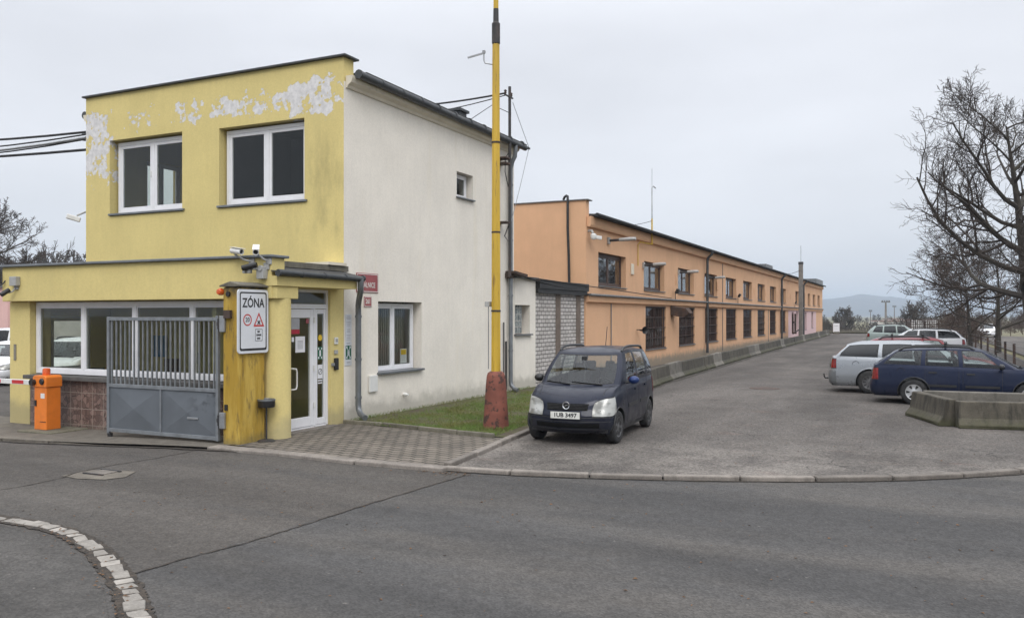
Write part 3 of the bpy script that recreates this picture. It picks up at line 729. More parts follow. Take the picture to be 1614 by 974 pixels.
# tiled breast wall, stone sill and the glazed front
m = MB().box(-17.12, -10.98, 11.82, 12.2, -.16, .90); apart(m, 'tiled_wall', 'brown_tiles')
m = MB().box(-17.20, -10.98, 11.70, 12.3, .903, .985); apart(m, 'stone_sill', 'dark_sill', bevel=.01)
apart(MB().box(-11.45, XE - .25, 12.0, 12.3, .99, 2.548), 'annex_front_wall', 'yellow_stucco')
window(GH, 'y', 12.06, -17.28, -11.47, 1.0, 2.53, [-15.78, -14.26, -12.68], 'white_frame', fw=.10, sash=.03, dep=.08)
# column, capital, canopy
m = MB(); m.lathe([(.27, 0), (.257, .05), (.257, 2.50), (.257, 2.56)], (-10.575, 12.06, 0), n=32); apart(m, 'column', 'yellow_stucco', smooth=60)
apart(MB().box(-10.86, -10.32, 11.77, 12.36, 2.552, 2.776), 'capital', 'yellow_stucco', bevel=.012)
m = MB(); m.extr([(XE + .01, 11.735, 2.78), (-10.28, 11.735, 2.78), (-10.28, 11.735, 2.95), (XE + .01, 11.735, 2.99)], (0, 2.38, 0)); apart(m, 'canopy', 'yellow_stucco')
m = MB(); m.extr([(XE + .01, 12.17, 3.12), (-10.22, 12.17, 3.02), (-10.22, 12.17, 3.04), (XE + .01, 12.17, 3.15)], (0, 2.1, 0)); m.extr([(-10.41, 11.72, 3.04), (-10.22, 11.72, 3.02), (-10.22, 11.72, 3.04), (-10.41, 11.72, 3.06)], (0, .44, 0)); apart(m, 'canopy_roof', 'roof_felt')
apart(MB().box(-11.2, XE + .03, 12.40, 14.42, 3.16, 3.27), 'canopy_kerb', 'old_kerb')
apart(MB().box(-11.3, XE + .07, 13.72, 14.30, 3.272, 3.33), 'canopy_kerb_cap', 'cornice_render')
m = MB(); m.tube([(-10.20, 11.68, 3.015), (-10.20, 12.9, 3.0), (-10.20, 14.22, 2.985)], .055, 12); 
for y in (11.66, 12.3, 12.95, 13.6, 14.19): m.tube([(-10.20, y, 3.002), (-10.20, y + .035, 3.002)], .062, 12)
apart(m, 'gutter', 'zinc_dark', smooth=True)
def pipe(pts, r, name, mat, parent, clips=()):
    m = MB(); m.tube(pts, r, 12)
    for c_ in clips: m.tube([c_, (c_[0], c_[1], c_[2] + .05)], r * 1.18, 12)
    return m.obj(name, mat, parent, smooth=60)
pipe([(-10.20, 14.12, 2.99), (-10.20, 14.13, 2.86), (-10.24, 14.18, 2.74), (-10.50, 14.48, 2.56), (-10.58, 14.57, 2.46), (-10.60, 14.60, 2.30), (-10.60, 14.60, .38), (-10.59, 14.60, .27), (-10.52, 14.56, .19), (-10.38, 14.47, .145), (-10.30, 14.42, .13)], .062, 'downspout', 'zinc', GH, [(-10.60, 14.60, 2.2), (-10.60, 14.60, 1.3), (-10.60, 14.6, .5)])
pipe([(-10.48, 22.05, 7.20), (-10.48, 22.05, 7.02), (-10.50, 22.05, 6.84), (-10.58, 22.05, 6.70), (-10.64, 22.06, 6.5), (-10.65, 22.08, 6.2), (-10.65, 22.08, .35), (-10.63, 22.08, .22), (-10.52, 22.05, .12), (-10.40, 22.02, .09)], .06, 'downspout', 'zinc', GH, [(-10.65, 22.08, z) for z in (1.2, 2.8, 4.4, 6.)])
# entrance door: transom light, door leaf, narrow side light
DX = XE - .06
m = MB()
def dbx(mb, y0, y1, z0, z1, o=0., th=.07): return mb.box(DX - o, DX - o - th, y0, y1, z0, z1)
for y0, y1, z0, z1 in ((12.56, 12.62, .04, 2.76), (13.80, 13.86, .04, 2.76), (12.62, 13.80, 2.70, 2.76), (12.62, 13.80, 2.38, 2.47), (13.40, 13.46, .04, 2.38), (12.62, 13.80, .03, .06)): dbx(m, y0, y1, z0, z1)
df = m.obj('door_frame', 'white_frame', GH, bevel=.006)
dbx(MB(), 12.64, 13.78, 2.475, 2.695, .03, .006).obj('transom_pane', 'window_glass', df)
m = MB(); 
for y0, y1, z0, z1 in ((13.465, 13.53, .07, 2.37), (13.73, 13.795, .07, 2.37), (13.53, 13.73, 2.28, 2.37), (13.53, 13.73, .07, .20)): dbx(m, y0, y1, z0, z1, .008, .05)
m.obj('side_light', 'white_frame', df, bevel=.006)
dbx(MB(), 13.53, 13.73, .2, 2.28, .03, .006).obj('side_light_pane', 'window_glass', df)
m = MB()
for y0, y1, z0, z1 in ((12.63, 12.73, .07, 2.37), (13.29, 13.39, .07, 2.37), (12.73, 13.29, 2.20, 2.37), (12.73, 13.29, .07, .26)): dbx(m, y0, y1, z0, z1, -.006, .055)
dr = m.obj('door', 'white_frame', GH, bevel=.007)
dbx(MB(), 12.73, 13.29, .26, 2.20, .02, .006).obj('pane', 'window_glass', dr)
m = MB(); m.tube([(DX, 12.69, .83), (DX + .075, 12.70, .83), (DX + .085, 12.78, .84), (DX + .085, 12.80, .90), (DX + .085, 12.80, 1.16), (DX + .085, 12.78, 1.22), (DX + .075, 12.70, 1.23), (DX, 12.69, 1.23)], .017, 10); m.obj('handle', 'white_plastic', dr, smooth=True)
m = MB(); [m.tube([(DX + .02, 13.40, z), (DX + .02, 13.40, z + .11)], .018, 8) for z in (.42, 1.15, 2.1)]; m.obj('hinge', 'white_plastic', dr, smooth=True)
def sticker(y0, y1, z0, z1, mat, x=DX - .012, name='notice', pa=None): return MB().box(x, x + .002, y0, y1, z0, z1).obj(name, mat, pa or dr)
sticker(12.75, 12.99, 1.98, 2.19, 'paper_grey'); sticker(12.75, 12.99, 1.89, 1.975, 'card_red'); sticker(13.18, 13.27, 2.09, 2.18, 'plate_red')
sticker(12.76, 12.83, 1.74, 1.83, 'white_sheet'); pn = sticker(12.87, 13.15, 1.53, 1.84, 'white_sheet')
m = MB(); [m.box(DX - .0095, DX - .009, 12.93, 13.09, 1.60 + i * .024, 1.612 + i * .024) for i in range(7)]; m.obj('notice_text', 'paper_grey', dr)
# side light stickers
m = MB(); m.lathe([(.0, .0), (.062, .0), (.062, .003), (0, .003)], (DX - .022, 13.63, 1.80), 'x', 24); m.obj('notice', 'sign_yellow', df)
sticker(13.555, 13.71, 1.36, 1.62, 'sign_green', DX - .024, pa=df)
m = MB(); [m.box(DX - .0215, DX - .021, 13.57 + a, 13.60 + a, z, z + .04) for a in (0, .095) for z in (1.38, 1.56)]; m.box(DX - .0215, DX - .021, 13.61, 13.655, 1.43, 1.55); m.obj('notice_symbol', 'white_sheet', df)
sticker(13.555, 13.71, .98, 1.26, 'white_sheet', DX - .024, pa=df); 
m = MB(); m.lathe([(.05, 0), (.062, 0), (.062, .001), (.05, .001)], (DX - .0215, 13.632, 1.12), 'x', 20); m.obox((DX - .021, 13.632, 1.12), (.001, .11, .012), 0, R(45)); m.obj('notice_symbol', 'sign_black', df)
[sticker(13.56, 13.70, z, z + .025, 'white_sheet', DX - .024, pa=df) for z in (.88, .93)]
# threshold step, interior of the annex
apart(MB().box(-11.0, -10.60, 12.45, 13.95, -.05, .032), 'doorstep', 'kerb_concrete', bevel=.01)
apart(MB().box(-17.9, -10.99, 12.1, 14.29, -.1, .02), 'annex_floor', 'dark_sill')
apart(MB().box(-12.3, -12.2, 12.21, 14.29, .02, 2.93), 'annex_partition', 'room_wall')
apart(MB().box(-17.65, -12.31, 14.25, 14.292, .03, 2.93), 'annex_back_wall', 'room_wall')
apart(MB().box(-17.0, -12.6, 12.35, 12.95, .72, .76), 'counter', 'brown_frame')
apart(MB().box(-16.15, -15.75, 14.2, 14.245, 1.28, 1.78), 'wall_calendar', 'poster_blue')
m = MB().lathe([(0, 0), (.17, 0), (.18, -.03), (.15, -.035), (0, -.035)], (-13.55, 14.24, 2.0), 'y', 24); apart(m, 'wall_clock', 'black_plastic')
apart(MB().lathe([(0, -.038), (.14, -.038)], (-13.55, 14.24, 2.0), 'y', 24), 'clock_face', 'white_sheet')
apart(MB().box(-15.65, -15.35, 14.05, 14.24, .05, 1.25).box(-14.9, -14.75, 14.2, 14.24, 1.15, 1.4), 'cabinet', 'brown_frame')
m = MB(); m.obox((-16.5, 12.9, .93), (.5, .05, .32), .2); m.obox((-16.5, 12.92, .78), (.2, .15, .04), .2); m.obox((-13.3, 12.8, .93), (.5, .05, .32), -.15); apart(m, 'computer_monitor', 'black_plastic', bevel=.01)
m = MB(); m.obox((-16.95, 12.6, .86), (.08, .08, .2)); apart(m, 'bottle', 'poster_blue', bevel=.02)
m = MB(); m.obox((-11.6, 13.2, .48), (.45, .45, .06)); m.obox((-11.8, 13.2, .85), (.05, .42, .45)); [m.tube([(-11.6 + a, 13.2 + b, 0), (-11.6 + a, 13.2 + b, .46)], .016, 6) for a in (-.2, .2) for b in (-.2, .2)]; apart(m, 'chair', 'black_plastic', bevel=.01)

# ------------------------------------------------------------------ factory: long orange two storey building
YS, YN = 28.5, 112.0
FA = thing('factory_building', 'long orange two storey factory with brown windows and a dark roof edge', 'building', (-17.5, 70, 0))
UP = [(29.82 + 5.82 * i, 33.14 + 5.82 * i) for i in range(9)] + [(86.3, 88.95), (91.9, 94.3), (96.7, 99.0), (101.6, 104.2), (106.7, 109.3)]
LO = [(35.90 + 5.76 * i, 39.22 + 5.76 * i) for i in range(8)]
PK = [(83.6, 84.9, 1.55, 2.55), (87.0, 88.3, .7, 2.6), (91.2, 92.4, .7, 2.5), (94.0, 95.6, .7, 2.6), (100.2, 102.0, .8, 2.6)]
holes = [(a, b, 3.32, 4.62) for a, b in UP] + [(a, b, .70, 2.66) for a, b in LO] + PK
m = wall(MB(), 'x', XE, YS + .004, YN, -.3, 5.45, holes, .35, -1); wobj(m, 'facade_wall', 'orange_stucco', FA)
m = MB(); m.box(-25, XE - .004, YS, YS + .34, -.3, 6.39); m.obj('gable_wall', 'orange_stucco', FA)
m = MB(); m.box(-25, -24.6, YS + .35, YN, -.3, 5.9); m.box(-25, XE, YN, YN + .3, -.3, 5.9); m.obj('rear_wall', 'orange_stucco', FA)
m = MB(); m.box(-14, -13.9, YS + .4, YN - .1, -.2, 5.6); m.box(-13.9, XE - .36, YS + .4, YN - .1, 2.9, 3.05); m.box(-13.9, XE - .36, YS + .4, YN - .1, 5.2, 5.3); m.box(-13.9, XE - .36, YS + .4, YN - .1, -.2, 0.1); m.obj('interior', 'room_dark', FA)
m = MB(); m.extr([(XE + .002, YS + .1, 5.45), (XE + .13, YS + .1, 5.45), (XE + .16, YS + .1, 5.52), (XE + .16, YS + .1, 5.82), (XE + .002, YS + .1, 5.82)], (0, YN - YS - .1, 0)); m.obj('cornice', 'orange_stucco', FA)
m = MB(); m.extr([(XE + .003, YS + .012, 2.72), (XE + .12, YS + .012, 2.74), (XE + .14, YS + .012, 2.98), (XE + .003, YS + .012, 2.98)], (0, YN - YS - .1, 0)); m.obj('string_course', 'orange_stucco', FA)
m = MB(); m.box(XE + .003, XE + .17, YS - .03, YN, 2.983, 3.03); m.tube([(XE + .19, YS - .05, 2.99), (XE + .19, 60, 2.98), (XE + .19, YN, 3.0)], .045, 8); m.obj('string_course_flashing', 'flashing', FA)
m = MB(); m.extr([(-10.42, YS + .36, 5.84), (-10.42, YN + .4, 5.84), (-17.7, YN + .4, 6.3), (-17.7, YS + .36, 6.3)], (0, 0, .08)); m.extr([(-17.7, YS + .36, 6.3), (-17.7, YN + .4, 6.3), (-25.4, YN + .4, 5.83), (-25.4, YS + .36, 5.83)], (0, 0, .08)); m.obj('roof', 'roof_felt', FA)
m = MB(); m.tube([(-10.36, YS + .1 + i * 4.64, 5.86) for i in range(19)], .068, 10); m.obj('gutter', 'gutter_black', FA, smooth=True)
m = MB(); m.box(-25.1, XE + .10, YS - .06, YS + .42, 6.392, 6.43); m.obj('parapet_cap', 'flashing', FA, bevel=.006)
for i, (a, b) in enumerate(UP):
    window(FA, 'x', XE - .20, a + .02, b - .02, 3.36, 4.60, [(a + b) / 2], 'brown_frame', out=1, fw=.09, sash=.06, sill=('flashing', .26, .04, .04))
for i, (a, b) in enumerate(LO):
    window(FA, 'x', XE - .06, a + .02, b - .02, .74, 2.64, [(a + b) / 2], 'dark_grille', out=1, fw=.07, sash=0, gm='car_glass_dark', sill=('flashing', .12, .05, .04), bars=('dark_grille', 12, 4))
for a, b, c_, d_ in PK:
    window(FA, 'x', XE - .16, a + .02, b - .02, c_ + .03, d_ - .02, [], 'brown_frame', out=1, fw=.1, sash=.05, sill=('flashing', .2, .04, .04))
for y in (47.2, 75.9, 91.5):
    pipe([(-10.30, y, 5.85), (-10.32, y, 5.66), (-10.48, y, 5.50), (-10.56, y, 5.38), (-10.57, y, 5.2), (-10.57, y, .15)], .075 if y < 50 else .085, 'downspout', 'zinc_dark', FA, [(-10.57, y, z) for z in (.8, 2.4, 4.2)])
for y in (36.1 + 1.9, 47.6, 60.2, 65.4, 71.5, 79.6):
    m = MB(); m.box(XE + .002, XE + .012, y + 2.9, y + 3.25, 3.75, 4.3); [m.box(XE + .012, XE + .02, y + 2.93, y + 3.22, 3.79 + j * .08, 3.83 + j * .08) for j in range(6)]; m.obj('vent_grille', 'orange_stucco', FA)
m = MB().box(XE - 1.2, XE - .3, 70.5, 74.0, 5.95, 6.42); m.obj('roof_hatch', 'flashing', FA)
m = MB().box(XE - 1.8, XE + .1, 104.5, 111.8, 6.0, 6.55); m.obj('roof_hatch', 'flashing', FA)
m = MB(); [m.tube([(XE + .035, y, z0), (XE + .035, y, z1)], .02, 6) for y, z0, z1 in ((31.2, .2, 2.7), (52.0, .1, 5.4), (69.5, .1, 2.7))]; m.obj('conduit', 'flashing', FA)
pipe([(-11.66, YS + .1, 6.46), (-11.60, YS + .08, 6.56), (-11.52, YS + .05, 6.60), (-11.45, YS + .0, 6.56), (-11.42, YS - .07, 6.45), (-11.42, YS - .07, 5.4), (-11.38, YS - .07, 4.4), (-11.36, YS - .07, 3.4)], .045, 'vent_hose', 'black_rubber', FA)
m = MB(); m.tube([(XE + .06, 34.6, 4.35), (XE + .06, 34.6, 5.25), (XE + .12, 34.7, 5.36), (XE + .2, 36.0, 5.37), (XE + .22, 36.14, 5.4)], .022, 6); m.obj('gas_pipe', 'yellow_pole_paint', FA)

# ------------------------------------------------------------------ gate, post, zone sign
GP = thing('gate_post', 'thick weathered yellow concrete gate post with a mossy dark top', 'gate post', (-10.72, 11.4, 0))
m = MB(); m.box(-10.92, -10.54, 11.08, 11.72, -.12, 2.74); m.obj('post', 'yellow_post', GP, bevel=.03)
m = MB(); m.extr([(-10.97, 11.04, 2.745), (-10.49, 11.04, 2.745), (-10.49, 11.04, 2.78), (-10.72, 11.04, 2.84), (-10.97, 11.04, 2.77)], (0, .74, 0)); m.obj('cap', 'old_kerb', GP, bevel=.012)
for z in (2.10, .42):
    m = MB(); m.box(-10.96, -10.84, 11.035, 11.078, z - .14, z + .14); h = m.obj('hinge', 'galvanised', GP, bevel=.006)
    m = MB(); m.tube([(-10.99, 11.06, z - .09), (-10.99, 11.06, z + .09)], .028, 10); m.tube([(-10.99, 11.06, z - .03), (-10.99, 11.06, z + .03)], .04, 10); m.obj('hinge_pin', 'dark_steel', h, smooth=True)
MB().box(-10.85, -10.70, 11.02, 11.078, 2.20, 2.34).obj('bracket', 'rust_steel', GP)
MB().box(-10.86, -10.80, 11.055, 11.079, .60, .70).obj('lock_plate', 'black_plastic', GP)
MB().lathe([(0, -.03), (.045, -.03), (.045, .0)], (-10.78, 11.078, 2.62), 'y', 16).obj('socket', 'black_plastic', GP)
m = MB(); m.lathe([(0, -.10), (.045, -.095), (.062, -.06), (.062, -.01), (.055, 0)], (-10.95, 11.10, 2.66), 'y', 18)
tag(m.obj('warning_beacon', 'orange_lens', None, smooth=True), 'small orange round lamp on the upper corner of the yellow gate post', 'lamp')
GT = thing('metal_gate', 'grey metal gate leaf with vertical bars above two folded sheet panels, standing open', 'gate', (-11.0, 11.10, 0))
GT.rotation_euler = (0, 0, 0)
gx0, gx1, gy = -13.83, -11.02, 11.10
m = MB()
m.box(gx0, gx0 + .06, gy - .03, gy + .03, .02, 2.22); m.box(gx1 - .06, gx1, gy - .03, gy + .03, .05, 2.24)
m.box(gx0 + .06, gx1 - .06, gy - .03, gy + .03, 2.15, 2.215); m.box(gx0 + .06, gx1 - .06, gy - .03, gy + .03, .90, .965); m.box(gx0 + .06, gx1 - .06, gy - .03, gy + .03, .06, .125)
m.box((gx0 + gx1) / 2 - .015, (gx0 + gx1) / 2 + .015, gy - .03, gy + .03, .125, .90)
m.obj('gate_frame', 'gate_frame', GT, bevel=.005)
nb = 23
for i in range(nb):
    x = gx0 + .06 + (gx1 - gx0 - .12) * (i + .5) / nb
    MB().box(x - .013, x + .013, gy - .013, gy + .013, .96, 2.155).obj('bar', 'gate_frame', GT)
for a, b in ((gx0 + .06, (gx0 + gx1) / 2 - .015), ((gx0 + gx1) / 2 + .015, gx1 - .06)):
    z0, z1 = .125, .90; mx, mz = (a + b) / 2, (z0 + z1) / 2; m = MB()
    P = [(a, gy, z0), (b, gy, z0), (b, gy, z1), (a, gy, z1)]; c_ = (mx, gy - .035, mz)
    for i in range(4): m.add([P[i], P[(i + 1) % 4], c_], [(0, 1, 2)])
    m.obj('sheet_panel', 'gate_sheet', GT)
MB().obox((-11.62, gy - .032, .42), (.26, .02, .035), 0, 0, 0).obj('pull_slot', 'galvanised', GT, bevel=.005)
m = MB(); m.lathe([(0, -.02), (.05, -.02), (.05, .02), (0, .02)], (gx0 + .06, gy, -.03), 'y', 14); m.box(gx0 + .02, gx0 + .10, gy - .03, gy + .03, -.01, .03); m.obj('wheel', 'dark_steel', GT)
# zone sign on the east face of the post
ZS = thing('zone_sign', 'white zone sign with black frame, speed circle and warning triangle on the gate post', 'sign', (-10.50, 11.43, 1.6))
sx_ = -10.505; y0, y1, z0, z1 = 10.985, 11.738, 1.59, 2.70
def rrect(y0, y1, z0, z1, r, x, n=5):
    P = []
    for cy, cz, a0 in ((y1 - r, z1 - r, 0), (y0 + r, z1 - r, 90), (y0 + r, z0 + r, 180), (y1 - r, z0 + r, 270)):
        for i in range(n + 1): a = R(a0 + 90 * i / n); P.append((x, cy + r * math.cos(a), cz + r * math.sin(a)))
    return P
MB().extr(rrect(y0, y1, z0, z1, .06, sx_), (.022, 0, 0)).obj('board', 'sign_white', ZS)
def ring(P, Q, x):
    m = MB(); n = len(P)
    for i in range(n): m.quad(P[i], P[(i + 1) % n], Q[(i + 1) % n], Q[i])
    return m
ring(rrect(y0 + .045, y1 - .045, z0 + .045, z1 - .045, .04, sx_ + .0235), rrect(y0 + .07, y1 - .07, z0 + .085, z1 - .07, .03, sx_ + .0235), 0).obj('border', 'sign_black', ZS)
FX = sx_ + .024
text('lettering', 'Z\u00d3NA', .225, 'sign_black', face_x(FX, 11.362, 2.46), ZS, .001, .82, .004)
def circ(y, z, r0, r1, mat, name, x=FX + .001, n=28):
    P = [(x, y + r1 * math.cos(2 * math.pi * i / n), z + r1 * math.sin(2 * math.pi * i / n)) for i in range(n)]; Q = [(x, y + r0 * math.cos(2 * math.pi * i / n), z + r0 * math.sin(2 * math.pi * i / n)) for i in range(n)]
    return ring(P, Q, 0).obj(name, mat, ZS)
circ(11.215, 2.17, .082, .103, 'sign_red', 'speed_circle')
text('speed_number', '20', .11, 'sign_black', face_x(FX, 11.217, 2.17), ZS, .001, .95, .001)
def tri(y, z, s_, x=FX + .001): return [(x, y - s_, z - s_ * .58 * 1.1), (x, y + s_, z - s_ * .58 * 1.1), (x, y, z + s_ * 1.16 * 1.05)]
ring(tri(11.495, 2.14, .135), tri(11.495, 2.142, .092), 0).obj('warning_triangle', 'sign_red', ZS)
m = MB(); m.obox((FX + .001, 11.495, 2.125), (.001, .09, .022), 0, R(45)); m.obox((FX + .0015, 11.495, 2.125), (.001, .09, .022), 0, R(-45)); m.obj('crossing_symbol', 'sign_black', ZS)
ring(rrect(11.405, 11.585, 1.80, 2.01, .012, FX + .001), rrect(11.412, 11.578, 1.807, 2.003, .01, FX + .001), 0).obj('panel_outline', 'sign_black', ZS)
m = MB()
for z, w in ((1.965, .07), (1.905, .12), (1.845, .08)):
    a = -w / 2
    while a < w / 2 - .008: b = a + random.uniform(.010, .018); m.box(FX, FX + .001, 11.495 + a, 11.495 + b, z - .017, z + .017); a = b + .006
m.obj('panel_lettering', 'sign_black', ZS)
# ash bin on a stand by the column
AB = thing('ash_bin', 'round dark ash bin on a thin stand beside the yellow column', 'ash bin', (-10.42, 11.62, 0))
m = MB(); m.lathe([(0, .0), (.15, .0), (.16, .02), (.13, .035), (.03, .045), (0, .05)], (-10.42, 11.62, .01), n=24); m.obj('base', 'dark_steel', AB, smooth=True)
MB().tube([(-10.42, 11.62, .04), (-10.42, 11.62, .66)], .016, 8).obj('pole', 'dark_steel', AB, smooth=True)
m = MB(); m.lathe([(0, .62), (.14, .62), (.15, .64), (.15, .74), (.14, .75), (.13, .72), (0, .72)], (-10.42, 11.62, 0), n=24); m.obj('bowl', 'black_plastic', AB, smooth=True)
MB().lathe([(.151, .735), (.158, .74), (.158, .765), (.14, .77), (.135, .755)], (-10.42, 11.62, 0), n=24).obj('rim', 'zinc', AB, smooth=True)
# barrier machine and its boom
BM = thing('barrier_machine', 'orange barrier cabinet with a flashing lamp and a lowered red and white boom', 'road barrier', (-15.85, 11.35, -.1))
MB().box(-16.35, -15.30, 11.0, 11.85, -.16, -.055).obj('plinth', 'old_kerb', BM, bevel=.02)
m = MB(); m.box(-16.13, -15.76, 11.22, 11.54, -.054, .80); m.obj('cabinet', 'orange_paint', BM, bevel=.012)
m = MB(); m.extr([(-16.15, 11.20, .803), (-15.74, 11.20, .803), (-15.74, 11.20, 1.0), (-15.79, 11.20, 1.04), (-16.10, 11.20, 1.04), (-16.15, 11.20, 1.0)], (0, .36, 0)); m.obj('head', 'orange_paint', BM, bevel=.012)
MB().box(-15.93, -15.81, 11.216, 11.219, .58, .68).obj('label_plate', 'white_plastic', BM)
MB().box(-16.10, -16.05, 11.20, 11.219, .42, .54).obj('lock', 'black_plastic', BM, bevel=.005)
MB().box(-15.95, -15.77, 11.215, 11.219, .10, .115).obj('door_seam', 'rust_steel', BM)
MB().lathe([(0, -.03), (.05, -.03), (.065, -.015), (.065, 0)], (-15.86, 11.198, .92), 'y', 20).obj('knob', 'black_plastic', BM, smooth=True)
m = MB(); m.lathe([(.075, 1.04), (.075, 1.13), (.07, 1.165), (.05, 1.178), (0, 1.18)], (-15.95, 11.36, 0), n=24); m.obj('beacon', 'orange_lens', BM, smooth=True)
m = MB(); m.box(-22.0, -16.12, 11.12, 11.17, .85, .95); bo = m.obj('boom', 'white_plastic', BM, bevel=.008)
for i in range(8):
    a = -16.32 - i * .72
    MB().box(a - .36, a, 11.117, 11.173, .865, .935).obj('red_band', 'red_band', bo)
m = MB(); m.lathe([(0, 11.12), (.06, 11.12), (.06, 11.20), (0, 11.20)], (-16.10, 0, .90), 'y', 18); m.obj('boom_hub', 'black_plastic', BM)
# cameras and lamps on the annex -------------------------------------------------
def bullet(loc, rz, pitch, wallpt, label, mat='white_plastic', L=.26, r=.055, shield=True):
    c = thing('security_camera', label, 'security camera', loc, 0, 'security cameras')
    M = Matrix.Translation(loc) @ Euler((pitch, 0, rz)).to_matrix().to_4x4()
    m = MB(); m.lathe([(0, -L / 2), (r * .9, -L / 2), (r, -L * .4), (r, L / 2), (r * .8, L / 2), (r * .78, L * .42), (0, L * .42)], (0, 0, 0), 'y', 18)
    m.v = [tuple(M @ Vector(p)) for p in m.v]; m.obj('housing', mat, c, smooth=50)
    m = MB(); m.lathe([(0, L * .425), (r * .7, L * .425)], (0, 0, 0), 'y', 16); m.v = [tuple(M @ Vector(p)) for p in m.v]; m.obj('lens', 'black_plastic', c)
    if shield:
        m = MB(); m.obox((0, L * .06, r + .008), (r * 2.1, L * 1.1, .008)); m.v = [tuple(M @ Vector(p)) for p in m.v]; m.obj('sun_shield', mat, c)
    m = MB(); p0 = M @ Vector((0, -.05, -r)); w = Vector(wallpt); m.tube([p0, (p0 + w) / 2 + Vector((0, 0, -.03)), w], .017, 8); m.obj('bracket', 'grey_plastic', c, smooth=True)
    m = MB(); m.obox(w, (.12, .04, .12)); m.obj('mount', 'grey_plastic', c, bevel=.008)
    return c
bullet((-11.02, 11.52, 3.40), R(-95), R(-8), (-10.86, 11.735, 3.22), 'white bullet camera on the annex roof edge, left one of the upper pair')
bullet((-10.55, 11.50, 3.40), R(-140), R(-22), (-10.47, 11.735, 3.22), 'white bullet camera at the annex corner above the canopy gutter, tilted down')
bullet((-10.72, 11.52, 3.12), R(115), R(-14), (-10.52, 11.735, 3.13), 'black bullet camera just below the two white cameras on the annex corner', 'black_plastic', .27, .05, False)
bullet((-17.55, 11.55, 2.74), R(165), R(-35), (-17.45, 11.735, 2.86), 'small black camera below a grey box near the west end of the annex', 'black_plastic', .2, .05, False)
m = MB().box(-17.56, -17.34, 11.64, 11.748, 2.88, 3.08)
tag(m.obj('junction_box', 'grey_plastic', None, bevel=.01), 'grey junction box above the small black camera at the west end of the annex', 'junction box')
m = MB(); m.box(-10.66, -10.50, 11.62, 11.748, 2.90, 3.08); tag(m.obj('junction_box', 'grey_plastic', None, bevel=.01), 'grey junction box under the black camera at the annex corner', 'junction box')
SP = thing('floodlight', 'grey twin floodlight arm beneath the black camera at the annex corner', 'floodlight', (-10.66, 11.6, 3.04))
for x in (-10.86, -10.76): MB().box(x - .035, x + .035, 11.52, 11.60, 3.00, 3.14).obj('lamp_head', 'grey_plastic', SP, bevel=.01)
m = MB(); m.tube([(-10.74, 11.60, 3.08), (-10.58, 11.62, 3.08), (-10.54, 11.66, 3.10), (-10.54, 11.74, 3.10)], .022, 8); m.obj('arm', 'grey_plastic', SP, smooth=True)
MB().lathe([(0, 0), (.05, 0), (.05, .05), (0, .05)], (-10.56, 11.60, 3.09), 'y', 14).obj('joint', 'grey_plastic', SP)
FL = thing('wall_lamp', 'black wall lamp on a curled bracket at the far west end of the annex fascia', 'wall lamp', (-18.0, 11.7, 3.0))
MB().box(-18.12, -17.93, 11.56, 11.70, 2.98, 3.16).obj('lamp_head', 'black_plastic', FL, bevel=.015)
MB().tube([(-18.02, 11.64, 2.98), (-18.02, 11.62, 2.90), (-17.92, 11.64, 2.87), (-17.85, 11.70, 2.93), (-17.85, 11.752, 3.0)], .014, 8).obj('bracket', 'dark_steel', FL, smooth=True)
c_ = thing('security_camera', 'white camera high on the west edge of the yellow upper storey', 'security camera', (-18.7, 14.4, 4.7), 0, 'security cameras')
m = MB(); m.obox((-18.86, 14.15, 4.66), (.13, .32, .12), R(-40), R(-16)); m.obj('housing', 'white_plastic', c_, bevel=.02)
MB().tube([(-18.80, 14.2, 4.72), (-18.7, 14.35, 4.82), (-18.6, 14.4, 4.82)], .022, 8).obj('bracket', 'grey_plastic', c_, smooth=True)
# plates and boxes on the white wall and by the door
def board(y0, y1, z0, z1, mat, name, label, cat, x=XE + .004, th=.012, bev=.004):
    return tag(MB().box(x, x + th, y0, y1, z0, z1).obj(name, mat, None, bevel=bev), label, cat)
TB = thing('village_sign', 'large dull red village name plate with white letters behind the canopy gutter', 'sign', (XE + .01, 15.1, 2.9))
MB().box(XE + .004, XE + .02, 14.72, 15.52, 2.74, 3.16).obj('board', 'plate_red', TB, bevel=.01)
ring(rrect(14.735, 15.505, 2.755, 3.145, .02, XE + .0215), rrect(14.75, 15.49, 2.77, 3.13, .02, XE + .0215), 0).obj('border', 'plate_white', TB)
text('lettering', 'D\u00c1LNICE', .16, 'plate_white', face_x(XE + .0215, 15.14, 2.90), TB, .001, .78, .002)
HN = thing('house_number', 'small square red house number plate reading 261', 'sign', (XE + .01, 15.14, 2.55))
MB().box(XE + .004, XE + .016, 15.0, 15.28, 2.43, 2.66).obj('board', 'plate_red', HN, bevel=.006)
ring(rrect(15.008, 15.272, 2.438, 2.652, .015, XE + .0175), rrect(15.02, 15.26, 2.45, 2.64, .012, XE + .0175), 0).obj('border', 'plate_white', HN)
text('number', '261', .14, 'plate_white', face_x(XE + .0175, 15.14, 2.545), HN, .001, .85, .003)
NBD = thing('notice_board', 'tall narrow white notice board with lines of print beside the yellow door strip', 'notice board', (XE + .01, 14.42, 1.95))
MB().box(XE + .004, XE + .014, 14.34, 14.55, 1.72, 2.27).obj('board', 'sign_white', NBD, bevel=.004)
m = MB()
for i in range(17):
    z = 2.23 - i * .030
    if i in (3, 8, 12): continue
    w = random.uniform(.05, .085); m.box(XE + .0145, XE + .015, 14.445 - w, 14.445 + w, z - .008, z + .003)
m.obj('lettering', 'paper_grey', NBD)
EV = thing('assembly_sign', 'green and white emergency assembly point sign on the white wall', 'sign', (XE + .01, 14.44, 1.45))
